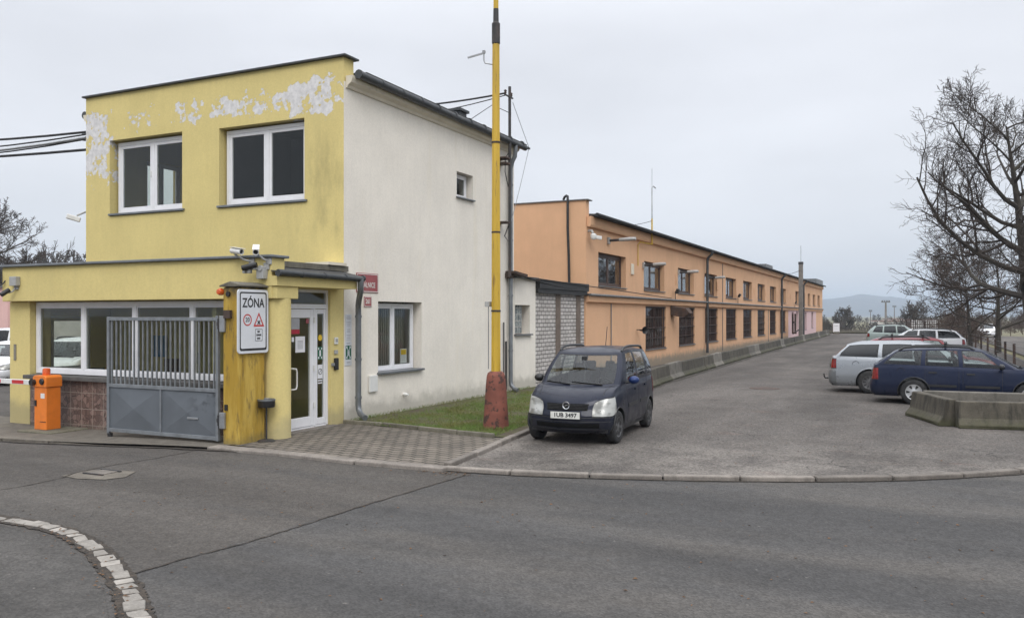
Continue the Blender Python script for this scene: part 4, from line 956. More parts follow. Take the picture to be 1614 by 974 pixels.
MB().box(XE + .004, XE + .014, 14.33, 14.55, 1.20, 1.71).obj('board', 'sign_white', EV, bevel=.004)
MB().box(XE + .0145, XE + .0155, 14.345, 14.535, 1.33, 1.62).obj('panel', 'sign_green', EV)
m = MB(); ex = XE + .016
for cy, cz, sy, sz in ((14.362, 1.605, 1, -1), (14.518, 1.605, -1, -1), (14.362, 1.345, 1, 1), (14.518, 1.345, -1, 1)):
    m.add([(ex, cy, cz), (ex, cy + sy * .05, cz), (ex, cy + sy * .035, cz + sz * .02), (ex, cy + sy * .055, cz + sz * .06), (ex, cy + sy * .04, cz + sz * .07), (ex, cy + sy * .018, cz + sz * .035), (ex, cy, cz + sz * .055)], [(0, 1, 2, 3, 4, 5, 6)])
for yy in (14.415, 14.44, 14.465):
    m.box(ex, ex + .0005, yy - .009, yy + .009, 1.405, 1.51); m.lathe([(0, 0), (.009, 0)], (ex, yy, 1.525), 'x', 10)
m.obj('symbol', 'sign_white', EV)
m = MB(); [m.box(ex, ex + .0005, 14.38 + a, 14.38 + a + .014, z, z + .025) for a in (0, .02, .04, .06, .08, .10) for z in (1.255, 1.655)]; m.obj('lettering', 'paper_grey', EV)
board(15.16, 15.46, .58, .94, 'white_plastic', 'meter_box', 'flat white utility box low on the white wall right of the downspout', 'utility box', th=.05, bev=.012)
m = MB(); m.lathe([(.03, 0), (.04, .03), (.04, .09), (.025, .11), (.025, .14)], (XE, 16.55, .42), 'x', 12, True); tag(m.obj('water_tap', 'white_plastic', None, smooth=40), 'small pale tap fitting low on the white wall below the window', 'tap')
IC = thing('door_intercom', 'white intercom panel on the yellow strip right of the entrance door', 'intercom', (XE, 14.0, 1.6))
MB().box(XE - .002, XE + .03, 13.97, 14.08, 1.66, 1.80).obj('panel', 'white_plastic', IC, bevel=.008)
MB().box(XE + .03, XE + .034, 13.99, 14.06, 1.70, 1.77).obj('screen', 'grey_plastic', IC)
tag(MB().box(XE - .002, XE + .025, 13.97, 14.08, 1.46, 1.54).obj('doorbell', 'grey_plastic', None, bevel=.006), 'small grey bell push between the intercom and the black key box', 'doorbell')
KB = thing('key_reader', 'black access reader below the bell push beside the entrance door', 'access reader', (XE, 14.0, 1.25))
MB().box(XE - .002, XE + .05, 13.96, 14.08, 1.13, 1.38).obj('housing', 'black_plastic', KB, bevel=.02); MB().box(XE - .002, XE + .04, 13.88, 13.955, 1.22, 1.28).obj('handle', 'galvanised', KB, bevel=.005)
tag(MB().box(-17.82, -17.74, 11.915, 11.929, 1.27, 1.62).obj('letter_slot', 'old_kerb', None, bevel=.004), 'slim grey slot plate on the yellow corner pillar of the annex', 'plate')
# ------------------------------------------------------------------ yellow pole with red concrete foot
PL = thing('lamp_pole', 'tall tapering yellow steel pole in a tapered chipped red concrete foot', 'pole', (-7.46, 14.80, 0))
px_, py_ = -7.46, 14.80
m = MB(); m.lathe([(.262, -.02), (.258, .05), (.245, .22), (.205, .85), (.185, 1.05), (.165, 1.12), (.11, 1.155)], (px_, py_, 0), n=20); ft = m.obj('foot', 'red_concrete', PL, smooth=60)
m = MB(); m.lathe([(.098, 1.12), (.094, 1.5), (.074, 7.62)], (px_, py_, 0), n=8); m.obj('shaft', 'yellow_pole_paint', PL)
m = MB(); m.lathe([(.072, 7.56), (.082, 7.58), (.082, 7.97), (.056, 8.0), (.052, 8.26)], (px_, py_, 0), n=10, caps=True); m.obj('sleeve', 'dark_steel', PL)
MB().lathe([(.050, 8.2), (.040, 11.0)], (px_, py_, 0), n=10, caps=True).obj('upper_tube', 'yellow_pole_paint', PL)
for z in (2.32,): MB().lathe([(.092, z), (.100, z), (.100, z + .035), (.092, z + .035)], (px_, py_, 0), n=8).obj('band', 'dark_steel', PL)
for z in (3.86, 5.62): MB().lathe([(.083, z), (.091, z), (.091, z + .035), (.083, z + .035)], (px_, py_, 0), n=8).obj('band', 'rust_steel', PL)
m = MB(); m.box(px_ - .20, px_ - .10, py_ - .10, py_ + .02, 2.42, 2.52); bx_ = m.obj('switch_box', 'grey_plastic', PL, bevel=.006)
MB().tube([(px_ - .14, py_ - .05, 2.42), (px_ - .14, py_ - .05, 1.2)], .008, 6).obj('cable', 'zinc', bx_)
AN = thing('pole_antenna', 'small bracket antenna near the top of the yellow pole', 'antenna', (px_, py_, 7.2))
MB().tube([(px_ - .06, py_ - .03, 7.17), (px_ - .20, py_ - .08, 7.2), (px_ - .22, py_ - .09, 7.26), (px_ - .22, py_ - .09, 7.42)], .014, 8).obj('arm', 'galvanised', AN, smooth=True)
m = MB(); m.obox((px_ - .36, py_ - .14, 7.36), (.36, .03, .03), R(18), 0, R(-14)); m.obox((px_ - .22, py_ - .09, 7.42), (.05, .05, .05)); m.obj('element', 'galvanised', AN)
# service mast at the rear corner of the guardhouse, with brackets and cables
MS = thing('cable_mast', 'slender dark steel cable mast clamped to the rear corner of the white wall', 'mast', (-10.48, 21.62, 3.4))
mx_, my_ = -10.46, 21.62
MB().tube([(mx_, my_, 3.35), (mx_, my_, 8.75)], .042, 10).obj('tube', 'dark_steel', MS, smooth=True)
for z in (4.88, 6.55, 6.70): MB().box(XE + .002, mx_ + .03, my_ - .30, my_ + .05, z - .022, z + .022).obj('bracket', 'rust_steel', MS)
MB().box(mx_ - .03, mx_ + .03, my_ - .25, my_ + 1.35, 7.20, 7.25).obj('cross_arm', 'dark_steel', MS)
for dy in (-.28, .1):
    m = MB(); m.lathe([(.02, 0), (.04, .03), (.03, .06), (.045, .09), (.02, .12)], (mx_, my_ + dy, 8.48), n=10, caps=True); m.obj('insulator', 'rust_steel', MS, smooth=True)
MB().box(mx_ - .02, mx_ + .02, my_ - .32, my_ + .2, 8.44, 8.475).obj('cross_arm', 'dark_steel', MS)
m = MB(); m.obox((XE + .08, 22.35, 3.46), (.5, .85, .07), 0, R(-5)); m.obox((XE + .05, 22.0, 3.40), (.3, .2, .14)); m.obj('cable_tray', 'rust_steel', MS)
def sag(a, b, dip, n=14): 
    a, b = Vector(a), Vector(b); return [a.lerp(b, i / n) + Vector((0, 0, -dip * 4 * (i / n) * (1 - i / n))) for i in range(n + 1)]
def cable(a, b, dip, r, label, name='cable', mat='black_rubber', group=None):
    return tag(MB().tube(sag(a, b, dip), r, 6).obj(name, mat, None, smooth=True), label, 'cable', group)
gw = 'cables running west from the upper storey'
wx = (-18.62, 14.32)
cable((*wx, 6.80), (-40, 15.0, 9.2), .45, .030, 'thick upper black cable running west from the top corner of the yellow wall', group=gw)
cable((*wx, 6.74), (-40, 14.9, 8.95), .62, .020, 'thin sagging cable just below the thick upper black one west of the yellow wall', group=gw)
cable((*wx, 6.66), (-40, 14.8, 8.7), .62, .034, 'pale wavy cable bundle in the middle of the west cables', mat='galvanised', group=gw)
cable((*wx, 6.62), (-40, 15.0, 9.0), .75, .018, 'slack thin black cable between the pale bundle and the lowest cable', group=gw)
cable((*wx, 6.36), (-40, 14.8, 8.0), .25, .034, 'lowest thick black cable running west from the yellow wall', group=gw)
tag(MB().box(-18.78, -18.6, 14.32, 14.40, 6.60, 6.67).box(-18.78, -18.6, 14.32, 14.40, 6.76, 6.82).obj('cable_bracket', 'zinc', None), 'grey cable bracket at the west corner of the yellow wall', 'bracket')
cable((mx_, my_ - .28, 8.5), (-18, 21.0, 8.9), .25, .026, 'thick black cable from the mast top over the white building roof', group='cables at the mast')
cable((mx_, my_ - .28, 8.44), (-18, 21.3, 8.5), .3, .014, 'thin cable under the thick one over the white building roof', group='cables at the mast')
cable((mx_, my_ + .2, 8.35), (mx_, my_ + 1.3, 7.27), .0, .008, 'fine stay wire from the mast top to its cross arm', 'stay_wire', 'zinc')
cable((mx_, my_ + 1.3, 7.2), (mx_ - .02, my_ + .15, 4.95), .05, .008, 'fine stay wire from the mast cross arm down to a bracket', 'stay_wire', 'zinc')
m = MB(); m.tube([(mx_, my_ - .05, 8.0), (mx_ - .3, my_ - .5, 8.15), (mx_ - .9, my_ - .8, 7.7), (mx_ - 1.2, my_ - .9, 7.5)], .010, 6); m.tube([(mx_, my_ - .02, 6.9), (mx_ - .06, my_ - .16, 6.7), (mx_ - .05, my_ - .2, 6.3), (mx_ - .02, my_ - .05, 5.9)], .012, 6)
tag(m.obj('cable', 'black_rubber', None, smooth=True), 'loose loop of cable hanging around the upper part of the mast', 'cable')
m = MB(); m.tube([(mx_ - .04, my_, 4.8), (mx_ - .14, my_ - .05, 4.5), (mx_ - .05, my_ + .02, 4.35), (mx_, my_ + .03, 4.7)], .014, 6); tag(m.obj('cable', 'black_rubber', None, smooth=True), 'short curled cable end below the lower mast bracket', 'cable')
cable((XE + .16, 22.7, 3.42), (XE + .12, 28.4, 3.18), .10, .022, 'black cable sagging above the brick link from the mast tray to the factory', group='cables to the factory')
cable((XE + .20, 22.7, 3.40), (XE + .20, 39.5, 3.06), .0, .018, 'black cable running on along the factory ledge', group='cables to the factory')
for x, y in ((-11.5, 20.4), (-12.2, 21.6)):
    tag(MB().box(x - .2, x + .2, y - .2, y + .2, 7.3, 7.85).box(x - .26, x + .26, y - .26, y + .26, 7.85, 7.92).obj('chimney', 'zinc_dark', None), 'small dark roof vent at the rear of the white building, ' + ('nearer the eave' if x > -12 else 'farther from the eave'), 'roof vent', 'roof vents')
m = MB(); m.box(XE + .01, XE + .05, 21.9, 21.94, .1, 1.5); m.tube([(XE + .04, 21.75, .1), (XE + .04, 21.75, 2.05)], .02, 8); tag(m.obj('ground_conduit', 'dark_steel', None), 'thin dark conduit at the foot of the white wall beside the rear downspout', 'conduit')
# ------------------------------------------------------------------ fittings on the factory
def horn(y, z, x, label, rz=0):
    h = thing('loudspeaker', label, 'loudspeaker', (x, y, z))
    m = MB(); m.lathe([(.035, -.20), (.04, -.05), (.07, .03), (.15, .12), (.16, .13)], (x, y, z), 'x', 16); m.v = [tuple(Matrix.Translation((x, y, z)) @ Euler((0, 0, rz)).to_matrix().to_4x4() @ Matrix.Translation((-x, -y, -z)) @ Vector(p)) for p in m.v]; m.obj('horn', 'black_plastic', h, smooth=True)
    MB().tube([(XE, y, z + .02), (x - .1, y, z + .02)], .02, 6).obj('bracket', 'dark_steel', h)
horn(34.6, 1.62, XE + .28, 'black horn loudspeaker left of the first lower window of the factory', R(-35))
def wlamp(y, z, label, L=.75):
    h = thing('wall_lamp', label, 'wall lamp', (XE, y, z), 0, 'tubular lamps on the factory')
    MB().box(XE + .002, XE + .08, y - .10, y + .10, z - .13, z + .13).obj('mount', 'grey_plastic', h, bevel=.015)
    m = MB(); m.tube([(XE + .08, y, z), (XE + .25, y + .02, z + .01), (XE + .45, y + .03, z + .02)], .05, 10); m.obj('arm', 'dark_steel', h, smooth=True)
    m = MB(); m.tube([(XE + .45, y + .03, z + .02), (XE + L, y + .05, z + .035), (XE + L + .25, y + .06, z + .04)], [.065, .075, .06], 12); m.obj('head', 'grey_plastic', h, smooth=50)
wlamp(30.9, 5.12, 'tubular lamp high above the first upper window of the factory', .85)
wlamp(35.5, 4.42, 'tubular lamp beside the second upper window of the factory')
wlamp(41.5, 4.38, 'tubular lamp beside the third upper window of the factory')
wlamp(47.9, 4.35, 'tubular lamp beyond the nearest factory downspout')
c_ = thing('security_camera', 'white dome camera under the cornice at the near corner of the factory', 'security camera', (XE + .2, 28.8, 5.1), 0, 'security cameras')
MB().tube([(XE, 28.75, 5.3), (XE + .15, 28.72, 5.3), (XE + .2, 28.7, 5.2)], .05, 8).obj('bracket', 'grey_plastic', c_, smooth=True)
m = MB(); m.lathe([(.05, .12), (.11, .08), (.115, -.02), (.08, -.09), (0, -.12)], (XE + .22, 28.7, 5.08), n=16); m.obj('dome', 'white_plastic', c_, smooth=True)
MB().obox((XE + .30, 28.95, 5.07), (.28, .13, .13), R(25), 0, R(10)).obj('housing', 'white_plastic', c_, bevel=.02)
def flood(y, z, label):
    h = thing('floodlight', label, 'floodlight', (XE + .2, y, z), 0, 'floodlights on the factory ledge')
    MB().tube([(XE + .12, y, 3.02), (XE + .12, y, z - .05)], .02, 6).obj('stem', 'dark_steel', h)
    MB().obox((XE + .22, y, z), (.12, .34, .24), 0, 0, R(30)).obj('head', 'black_plastic', h, bevel=.02)
flood(40.5, 3.42, 'black floodlight above the ledge between second and third factory windows')
flood(56.4, 3.55, 'black floodlight on the ledge before the sixth upper window of the factory')
flood(85.0, 3.5, 'black floodlight on the ledge by the pale pink part of the factory')
m = MB(); m.extr([(XE + .01, 40.0, 2.70), (XE + .75, 40.0, 2.60), (XE + .95, 40.0, 2.35), (XE + .70, 40.0, 2.15), (XE + .45, 40.0, 2.18), (XE + .01, 40.0, 2.25)], (0, .7, 0)); tag(m.obj('exhaust_hood', 'rust_steel', None, bevel=.03), 'rusty brown sheet hood on the factory wall under the ledge', 'hood')
GM = thing('roof_mast', 'thin pale antenna mast above the factory eave with a hooked tip', 'antenna mast', (XE + .22, 36.14, 5.4))
MB().tube([(XE + .22, 36.14, 5.35), (XE + .22, 36.14, 6.5)], .035, 8).obj('lower_tube', 'yellow_pole_paint', GM, smooth=True)
MB().tube([(XE + .22, 36.14, 6.5), (XE + .22, 36.14, 7.85), (XE + .26, 36.2, 7.93), (XE + .34, 36.3, 7.85)], .026, 8).obj('upper_tube', 'galvanised', GM, smooth=True)
MB().tube([(XE + .22, 36.14, 7.85), (XE + .22, 36.14, 8.7)], .008, 6).obj('whip', 'zinc', GM)
cable((XE + .22, 36.14, 6.4), (XE - 1.0, 33.0, 5.98), .12, .012, 'thin cable from the factory antenna mast down to the roof')
EB = thing('round_vent', 'small ochre vent cover on the factory wall between two upper windows', 'vent', (XE, 34.0, 4.3)); MB().box(XE + .002, XE + .05, 33.75, 34.1, 3.95, 4.4).obj('cover', 'cornice_render', EB, bevel=.02)
MP = thing('concrete_mast', 'square concrete power mast standing before the far part of the factory', 'mast', (-9.6, 80.9, 0))
m = MB(); m.extr([(-9.78, 80.72, -.1), (-9.42, 80.72, -.1), (-9.42, 81.08, -.1), (-9.78, 81.08, -.1)], (0, 0, 7.2)); m.obj('post', 'mast_concrete', MP, bevel=.02)
MB().box(-9.80, -9.40, 80.7, 81.1, 6.9, 7.12).obj('cap', 'dark_steel', MP); MB().tube([(-9.6, 80.9, 7.1), (-9.6, 80.9, 8.6)], .02, 6).obj('antenna', 'zinc', MP)
m = MB()
for y in (78.6, 80.3): m.box(-10.1, -9.95, y, y + .15, .6, 2.4)
m.box(-10.1, -9.95, 78.6, 80.4, 1.55, 1.7); m.box(-9.95, -9.7, 78.6, 78.75, .6, .75); MB().tube([(-10, 78.6, .6), (-9.6, 81.5, 1.1)], .05, 6).obj('stay', 'dark_steel', MP); m.obj('steel_frame', 'rust_steel', MP)
cable((-9.6, 80.9, 6.4), (-10.6, 78.0, 5.9), .1, .02, 'short cable from the concrete mast to the factory eave')
# ------------------------------------------------------------------ concrete barriers
def jersey(L, h=.52, w=.46):
    "long low concrete barrier with a flared foot and lifting notches"
    P = [(-w / 2, 0), (w / 2, 0), (w / 2, .07), (w * .30, .20), (w * .20, h - .02), (w * .17, h), (-w * .17, h), (-w * .20, h - .02), (-w * .30, .20), (-w / 2, .07)]
    m = MB(); n = len(P); xs = [-L / 2, -L / 2 + .02, -L * .28, -L * .28 + .22, L * .22, L * .22 + .22, L / 2 - .02, L / 2]
    for i, x in enumerate(xs):
        sc = .97 if i in (0, len(xs) - 1) else 1
        m.v += [(x, y * sc, z * (1 if i not in (0, len(xs) - 1) else .99)) for y, z in P]
    for i in range(len(xs) - 1):
        notch = i in (2, 4)
        for k in range(n):
            if notch and k in (0,): continue
            k2 = (k + 1) % n; m.f.append((i * n + k, i * n + k2, (i + 1) * n + k2, (i + 1) * n + k)); m.m.append(0)
    m.f += [tuple(range(n - 1, -1, -1)), tuple((len(xs) - 1) * n + k for k in range(n))]; m.m += [0, 0]
    for i in (2, 4): # notch at the foot
        for v_ in (i, i + 1):
            for k in (0, 1): 
                x, y, z = m.v[v_ * n + k]; m.v[v_ * n + k] = (x, y * .9, .075 if False else z)
    return m
BL = [(-7.26, 22.6), (-7.50, 24.6), (-7.80, 28.2), (-7.95, 32.78), (-8.14, 39.9), (-8.42, 50.5), (-8.72, 66.6), (-9.30, 104)]
BL = smooth_line(BL, 8)
for i, ((x, y), a, L) in enumerate(along(BL, 2.02, .03, .05)):
    pale = i in (3, 7, 12, 13, 19, 26, 33, 38)
    o = jersey(L, .58 if pale else .55).obj('concrete_barrier', 'barrier_concrete_pale' if pale else 'barrier_concrete', None, bevel=.012); o.location = (x, y, 0); o.rotation_euler = (0, random.uniform(-.008, .008), a + random.uniform(-.012, .012))
    tag(o, 'pale, lighter concrete barrier block in the row along the orange factory' if pale else 'dark weathered concrete barrier block in the row along the orange factory', 'concrete barrier', 'pale barriers along the factory' if pale else 'dark barriers along the factory')
def big_barrier(a, b, h, label, mat='barrier_concrete'):
    L = math.hypot(b[0] - a[0], b[1] - a[1]); o = jersey(L, h, .50).obj('concrete_barrier', mat, None, bevel=.016)
    o.location = ((a[0] + b[0]) / 2, (a[1] + b[1]) / 2, 0); o.rotation_euler = (0, 0, math.atan2(b[1] - a[1], b[0] - a[0])); return tag(o, label, 'concrete barrier')
big_barrier((-.02, 21.05), (.62, 19.28), .55, 'short concrete barrier turned end on at the corner beside the blue estate')
big_barrier((.70, 19.22), (4.3, 19.95), .53, 'long mossy concrete barrier in front, running out to the right of the lot')
big_barrier((.12, 21.15), (3.9, 21.55), .56, 'rear concrete barrier close under the side of the blue estate', 'barrier_concrete_pale')

# ------------------------------------------------------------------ cars
def ip(tab, x): return float(np.interp(x, [p[0] for p in tab], [p[1] for p in tab]))
def car(S, name, label, loc, rz, group=None):
    root = thing(name, label, 'car', loc, 0, group)
    hw, xf, xr, wb, wr, zb = S['hw'], S['xf'], S['xr'], S['wb'], S['wr'], S['zb']
    nF, nC, nR = 12, 6, 12
    win = S['win']; lod = S.get('lod', 0)
    # side lines: (x on the body, x at the belt, x at the roof edge, tag of the column that follows)
    cf, cr = S.get('cf', .32), S.get('cr', .22)
    lines = []; tags = []
    def seg(a, b, n, tg, inc=False):
        for i in range(n):
            t_ = i / n; lines.append(tuple(a[q] + (b[q] - a[q]) * t_ for q in range(3))); tags.append(tg)
    F0 = (xf - cf - S.get('fb', .10), S['xcowl'] - .20, S['xwf'] - .14)
    Rr = (xr + cr + S.get('rb', .05), S['xgr'] + .12, S['xrr'] + .12)
    prev = F0; d_ = .045 if not lod else .09
    for i, (a, b) in enumerate(win):
        A = (a[0], a[0], a[1]); B = (b[0], b[0], b[1]); sg = .022
        tgt = 'fend' if i == 0 else 'pil'
        seg(prev, A, max(2, int(abs(prev[0] - A[0]) / d_)), tgt)
        A2 = tuple(q - sg for q in A); B2 = tuple(q + sg for q in B)
        seg(A, A2, 1, 'seal%d' % i); seg(A2, B2, max(3, int(abs(A2[0] - B2[0]) / d_)), 'w%d' % i); seg(B2, B, 1, 'seal%d' % i)
        prev = B
    seg(prev, Rr, max(2, int(abs(prev[0] - Rr[0]) / d_)), 'tail')
    lines.append(Rr); nS = len(lines)
    def half(xf_, xr_, hw_, cf_, cr_, fb, rb, col, zf, tap=.03):
        P = []
        xm = (xf_ + xr_) / 2; hl = (xf_ - xr_) / 2
        def yy(x): return hw_ - tap * abs((x - xm) / hl) ** 3
        xs = [l[col] if col is not None else None for l in lines]
        x0, x1 = xs[0], xs[-1]; y0_, y1_ = yy(x0), yy(x1)
        cfx = (xf_ - fb) - x0; cfy = min(cf_, cfx * 1.2)
        for j in range(nF + 1):
            y = (y0_ - cfy) * j / nF; P.append((xf_ - fb * (y / max(y0_ - cfy, .01)) ** 2, y))
        for j in range(1, nC):
            a = math.pi / 2 * j / nC; P.append((x0 + cfx * math.cos(a) ** .9, y0_ - cfy + cfy * math.sin(a) ** .9))
        for x in xs: P.append((x, yy(x)))
        crx = x1 - (xr_ + rb); cry = min(cr_, crx * 1.2)
        for j in range(1, nC):
            a = math.pi / 2 * j / nC; P.append((x1 - crx * math.sin(a) ** .9, y1_ - cry + cry * math.cos(a) ** .9))
        for j in range(nR, -1, -1):
            y = (y1_ - cry) * j / nR; P.append((xr_ + rb * (y / max(y1_ - cry, .01)) ** 2, y))
        return [(x, y, zf(x)) for x, y in P]
    zs = lambda x: ip(S['zs'], x)
    rows = []; rt = []
    # lower body
    V = [0, .04, .10, .17, .24, .31, .38, .45, .52, .58, .64, .70, .76, .82, .88, .93, .97, 1.0]
    for v in V:
        dxf, dxr, sw = ip(S['fp'], v), ip(S['rp'], v), ip(S['sp'], v)
        L = half(xf - dxf, xr + dxr, hw * sw, cf, cr, S.get('fb', .10), S.get('rb', .05), 0, lambda x: zb + (zs(x) - zb) * v)
        rows.append([Vector(p) for p in L]); rt.append('low')
    G = [Vector(p) for p in half(S['xcowl'], S['xgr'], S['hwg'], .16, .12, .10, .04, 1, lambda x: zs(x) + .022, .015)]
    Sh = rows[-1]; NH = 7
    for i in range(1, NH + 1):
        q = i / NH; L = []
        for a, b in zip(Sh, G):
            p = a.lerp(b, q); d = (b - a).length
            p.z = a.z + (b.z - a.z) * (q ** .8 if d > .3 else q) + S.get('hood', .05) * math.sin(math.pi * q) * min(d, .8) / .8
            L.append(p)
        rows.append(L); rt.append('deck')
    Rf = [Vector(p) for p in half(S['xwf'], S['xrr'], S['hwr'], .12, .10, .08, .05, 2, lambda x: ip(S['zr'], x) - .055, .03)]
    T = [.045, .075, .16, .28, .40, .52, .64, .76, .87, .915, .945, .975, 1.0]
    for t_ in T:
        L = []
        for a, b in zip(G, Rf):
            p = a.lerp(b, t_); bl = S.get('tumble', .035) * math.sin(math.pi * min(t_, 1) ** .9)
            n_ = Vector((p.x - (S['xcowl'] + S['xgr']) / 2, p.y * 1.6, 0)); 
            p.y += math.copysign(bl, p.y) * min(abs(p.y) / .4, 1); p.x += bl * .5 * max(-1, min(1, n_.x))
            L.append(p)
        rows.append(L); rt.append('green')
    xm = (S['xwf'] + S['xrr']) / 2
    for q in (.12, .3, .5, .75, 1.0):
        L = []
        for p in Rf:
            x = xm + (p.x - xm) * (1 - .45 * q); L.append(Vector((x, p.y * (1 - q), ip(S['zr'], x) - .055 * (1 - q) ** 2.2 + .012 * q)))
        rows.append(L); rt.append('roof')
    # mirror to full loops
    nh = len(rows[0]); N = 2 * nh - 2
    full = [[p for p in L] + [Vector((L[j].x, -L[j].y, L[j].z)) for j in range(nh - 2, 0, -1)] for L in rows]
    for L in full: L[0].y = 0; L[nh - 1].y = 0
    sideA = nF + nC - 0; sideS = nF + nC; sideE = sideS + nS - 1; rearC = sideE + nC
    def hcol(j): return j if j < nh - 1 else N - 1 - j       # half-column of face column j
    def ctag(h):
        if h < nF: return 'front'
        if h < sideS: return 'fcorner'
        if h < sideE: return tags[h - sideS]
        if h < rearC: return 'rcorner'
        return 'rear'
    # wheel arches
    Ra = wr + .055; dead = set()
    for wx in (wb / 2, -wb / 2):
        for i, L in enumerate(full[:len(V)]):
            for j, p in enumerate(L):
                if abs(p.y) < hw * .7: continue
                d = math.hypot(p.x - wx, p.z - wr)
                if d < Ra: dead.add((i, j, wx))
    deadset = {(i, j): wx for i, j, wx in dead}
    F = {}; off = 0
    def key(i, j):
        h = hcol(j); tg = ctag(h); left = j < nh - 1; rtg = rt[i + 1]
        sd = 0 if left else 1
        if rtg == 'low':
            v = (V[i] + V[i + 1]) / 2
            zz = (full[i][j].z + full[i + 1][j].z) / 2
            y = abs(full[i][j].y + full[i][(j + 1) % N].y) / 2
            if tg in ('front', 'fcorner') and zz < S['zbf']: return ('front_bumper', 0)
            if tg in ('rear', 'rcorner') and zz < S['zbr']: return ('rear_bumper', 0)
            if tg in ('seal0', 'w0') and v > .1: return ('front_door', sd)
            if tg in ('seal1', 'w1') and v > .1: return ('rear_door', sd)
            return ('body', 0)
        if rtg == 'green':
            t_ = T[max(i - len(V) - NH + 1, 0)]; i2 = i - len(V) - NH
            inrow = 1 <= i2 <= 8; ring = 0 <= i2 - 0 <= 9
            if tg == 'front' and inrow and h < nF - 0: return ('windshield', 0)
            if tg == 'rear' and 2 <= i2 <= 8: return ('rear_window', 0)
            if tg[0] == 'w' and inrow: return ('side_window', int(tg[1:]) * 2 + sd)
            if (tg[:1] == 'w' or tg.startswith('seal')) and 0 <= i2 <= 9: return ('seal', 0)
            if tg in ('front',) and i2 in (0, 9): return ('seal', 0)
            if tg == 'pil' and S.get('blackpil') and 0 <= i2 <= 9: return ('seal', 0)
        return ('body', 0)
    for i in range(len(full) - 1):
        for j in range(N):
            j2 = (j + 1) % N; cs = [(i, j), (i, j2), (i + 1, j2), (i + 1, j)]
            if all(c_ in deadset for c_ in cs): continue
            F.setdefault(key(i, j), []).append(cs)
    for (i, j), wx in deadset.items():
        p = full[i][j]; d = math.hypot(p.x - wx, p.z - wr); s_ = Ra / max(d, 1e-4)
        full[i][j] = Vector((wx + (p.x - wx) * s_, p.y, wr + (p.z - wr) * s_))
    M = Matrix.Translation(loc) @ Matrix.Rotation(rz, 4, 'Z')
    root.rotation_euler = (0, 0, rz)
    pm = S['paint']
    mat = {'body': pm, 'front_door': pm, 'rear_door': pm, 'windshield': 'car_glass', 'rear_window': S.get('rglass', 'car_glass'), 'side_window': 'car_glass', 'seal': 'black_rubber', 'headlight': 'headlamp', 'taillight': 'tail_lamp', 'front_bumper': S.get('fbm', pm), 'rear_bumper': S.get('rbm', pm)}
    parts = {}
    def mk(nm, faces, mt, par=None, thick=0):
        idx = {}; m = MB(); f = []
        for cs in faces:
            q = []
            for c_ in cs:
                if c_ not in idx: idx[c_] = len(m.v); m.v.append(tuple(full[c_[0]][c_[1]]))
                q.append(idx[c_])
            q = [a for n_, a in enumerate(q) if a != q[n_ - 1]]
            if len(q) >= 3: m.f.append(tuple(q)); m.m.append(0)
        me = bpy.data.meshes.new(nm); me.from_pydata(m.v, [], m.f); me.materials.append(MATS[mt])
        bm = bmesh.new(); bm.from_mesh(me); bmesh.ops.remove_doubles(bm, verts=bm.verts, dist=.0008)
        bm.normal_update(); bm.to_mesh(me); bm.free()
        me.polygons.foreach_set('use_smooth', [True] * len(me.polygons))
        me.set_sharp_from_angle(angle=R(48))
        o = bpy.data.objects.new(nm, me); COL.objects.link(o); o.parent = par or root; return o
    side_glass = S.get('sglass', {})
    for (nm, k_), fs in sorted(F.items(), key=lambda kv: kv[0][0] != 'body'):
        mt = mat[nm]
        if nm == 'side_window': mt = side_glass.get(k_ // 2, 'car_glass')
        parts[(nm, k_)] = mk({'seal': 'window_seal', 'front_door': 'door', 'rear_door': 'door'}.get(nm, nm), fs, mt)
    def Sf(h, v, sd=0):
        "point and outward normal on the lower body at half-column h (fractional) and height share v"
        ii = float(np.interp(v, V, range(len(V)))); i0 = min(int(ii), len(V) - 2); b = ii - i0; j0 = min(int(h), nh - 2); a = h - j0
        L = rows
        p = (L[i0][j0] * (1 - a) + L[i0][j0 + 1] * a) * (1 - b) + (L[i0 + 1][j0] * (1 - a) + L[i0 + 1][j0 + 1] * a) * b
        du = L[i0][j0 + 1] - L[i0][j0]; dv = L[i0 + 1][j0] - L[i0][j0]; n_ = du.cross(dv); n_.normalize()
        if sd: p = Vector((p.x, -p.y, p.z)); n_ = Vector((n_.x, -n_.y, n_.z))
        return p, n_
    def hx(x):                                    # half-column of a body x on the side
        xs = [l[0] for l in lines]; return sideS + float(np.interp(-x, [-q for q in xs], range(nS)))
    def vz(h, z):
        lo = Sf(h, 0)[0].z; hi = Sf(h, 1)[0].z; return (z - lo) / (hi - lo)
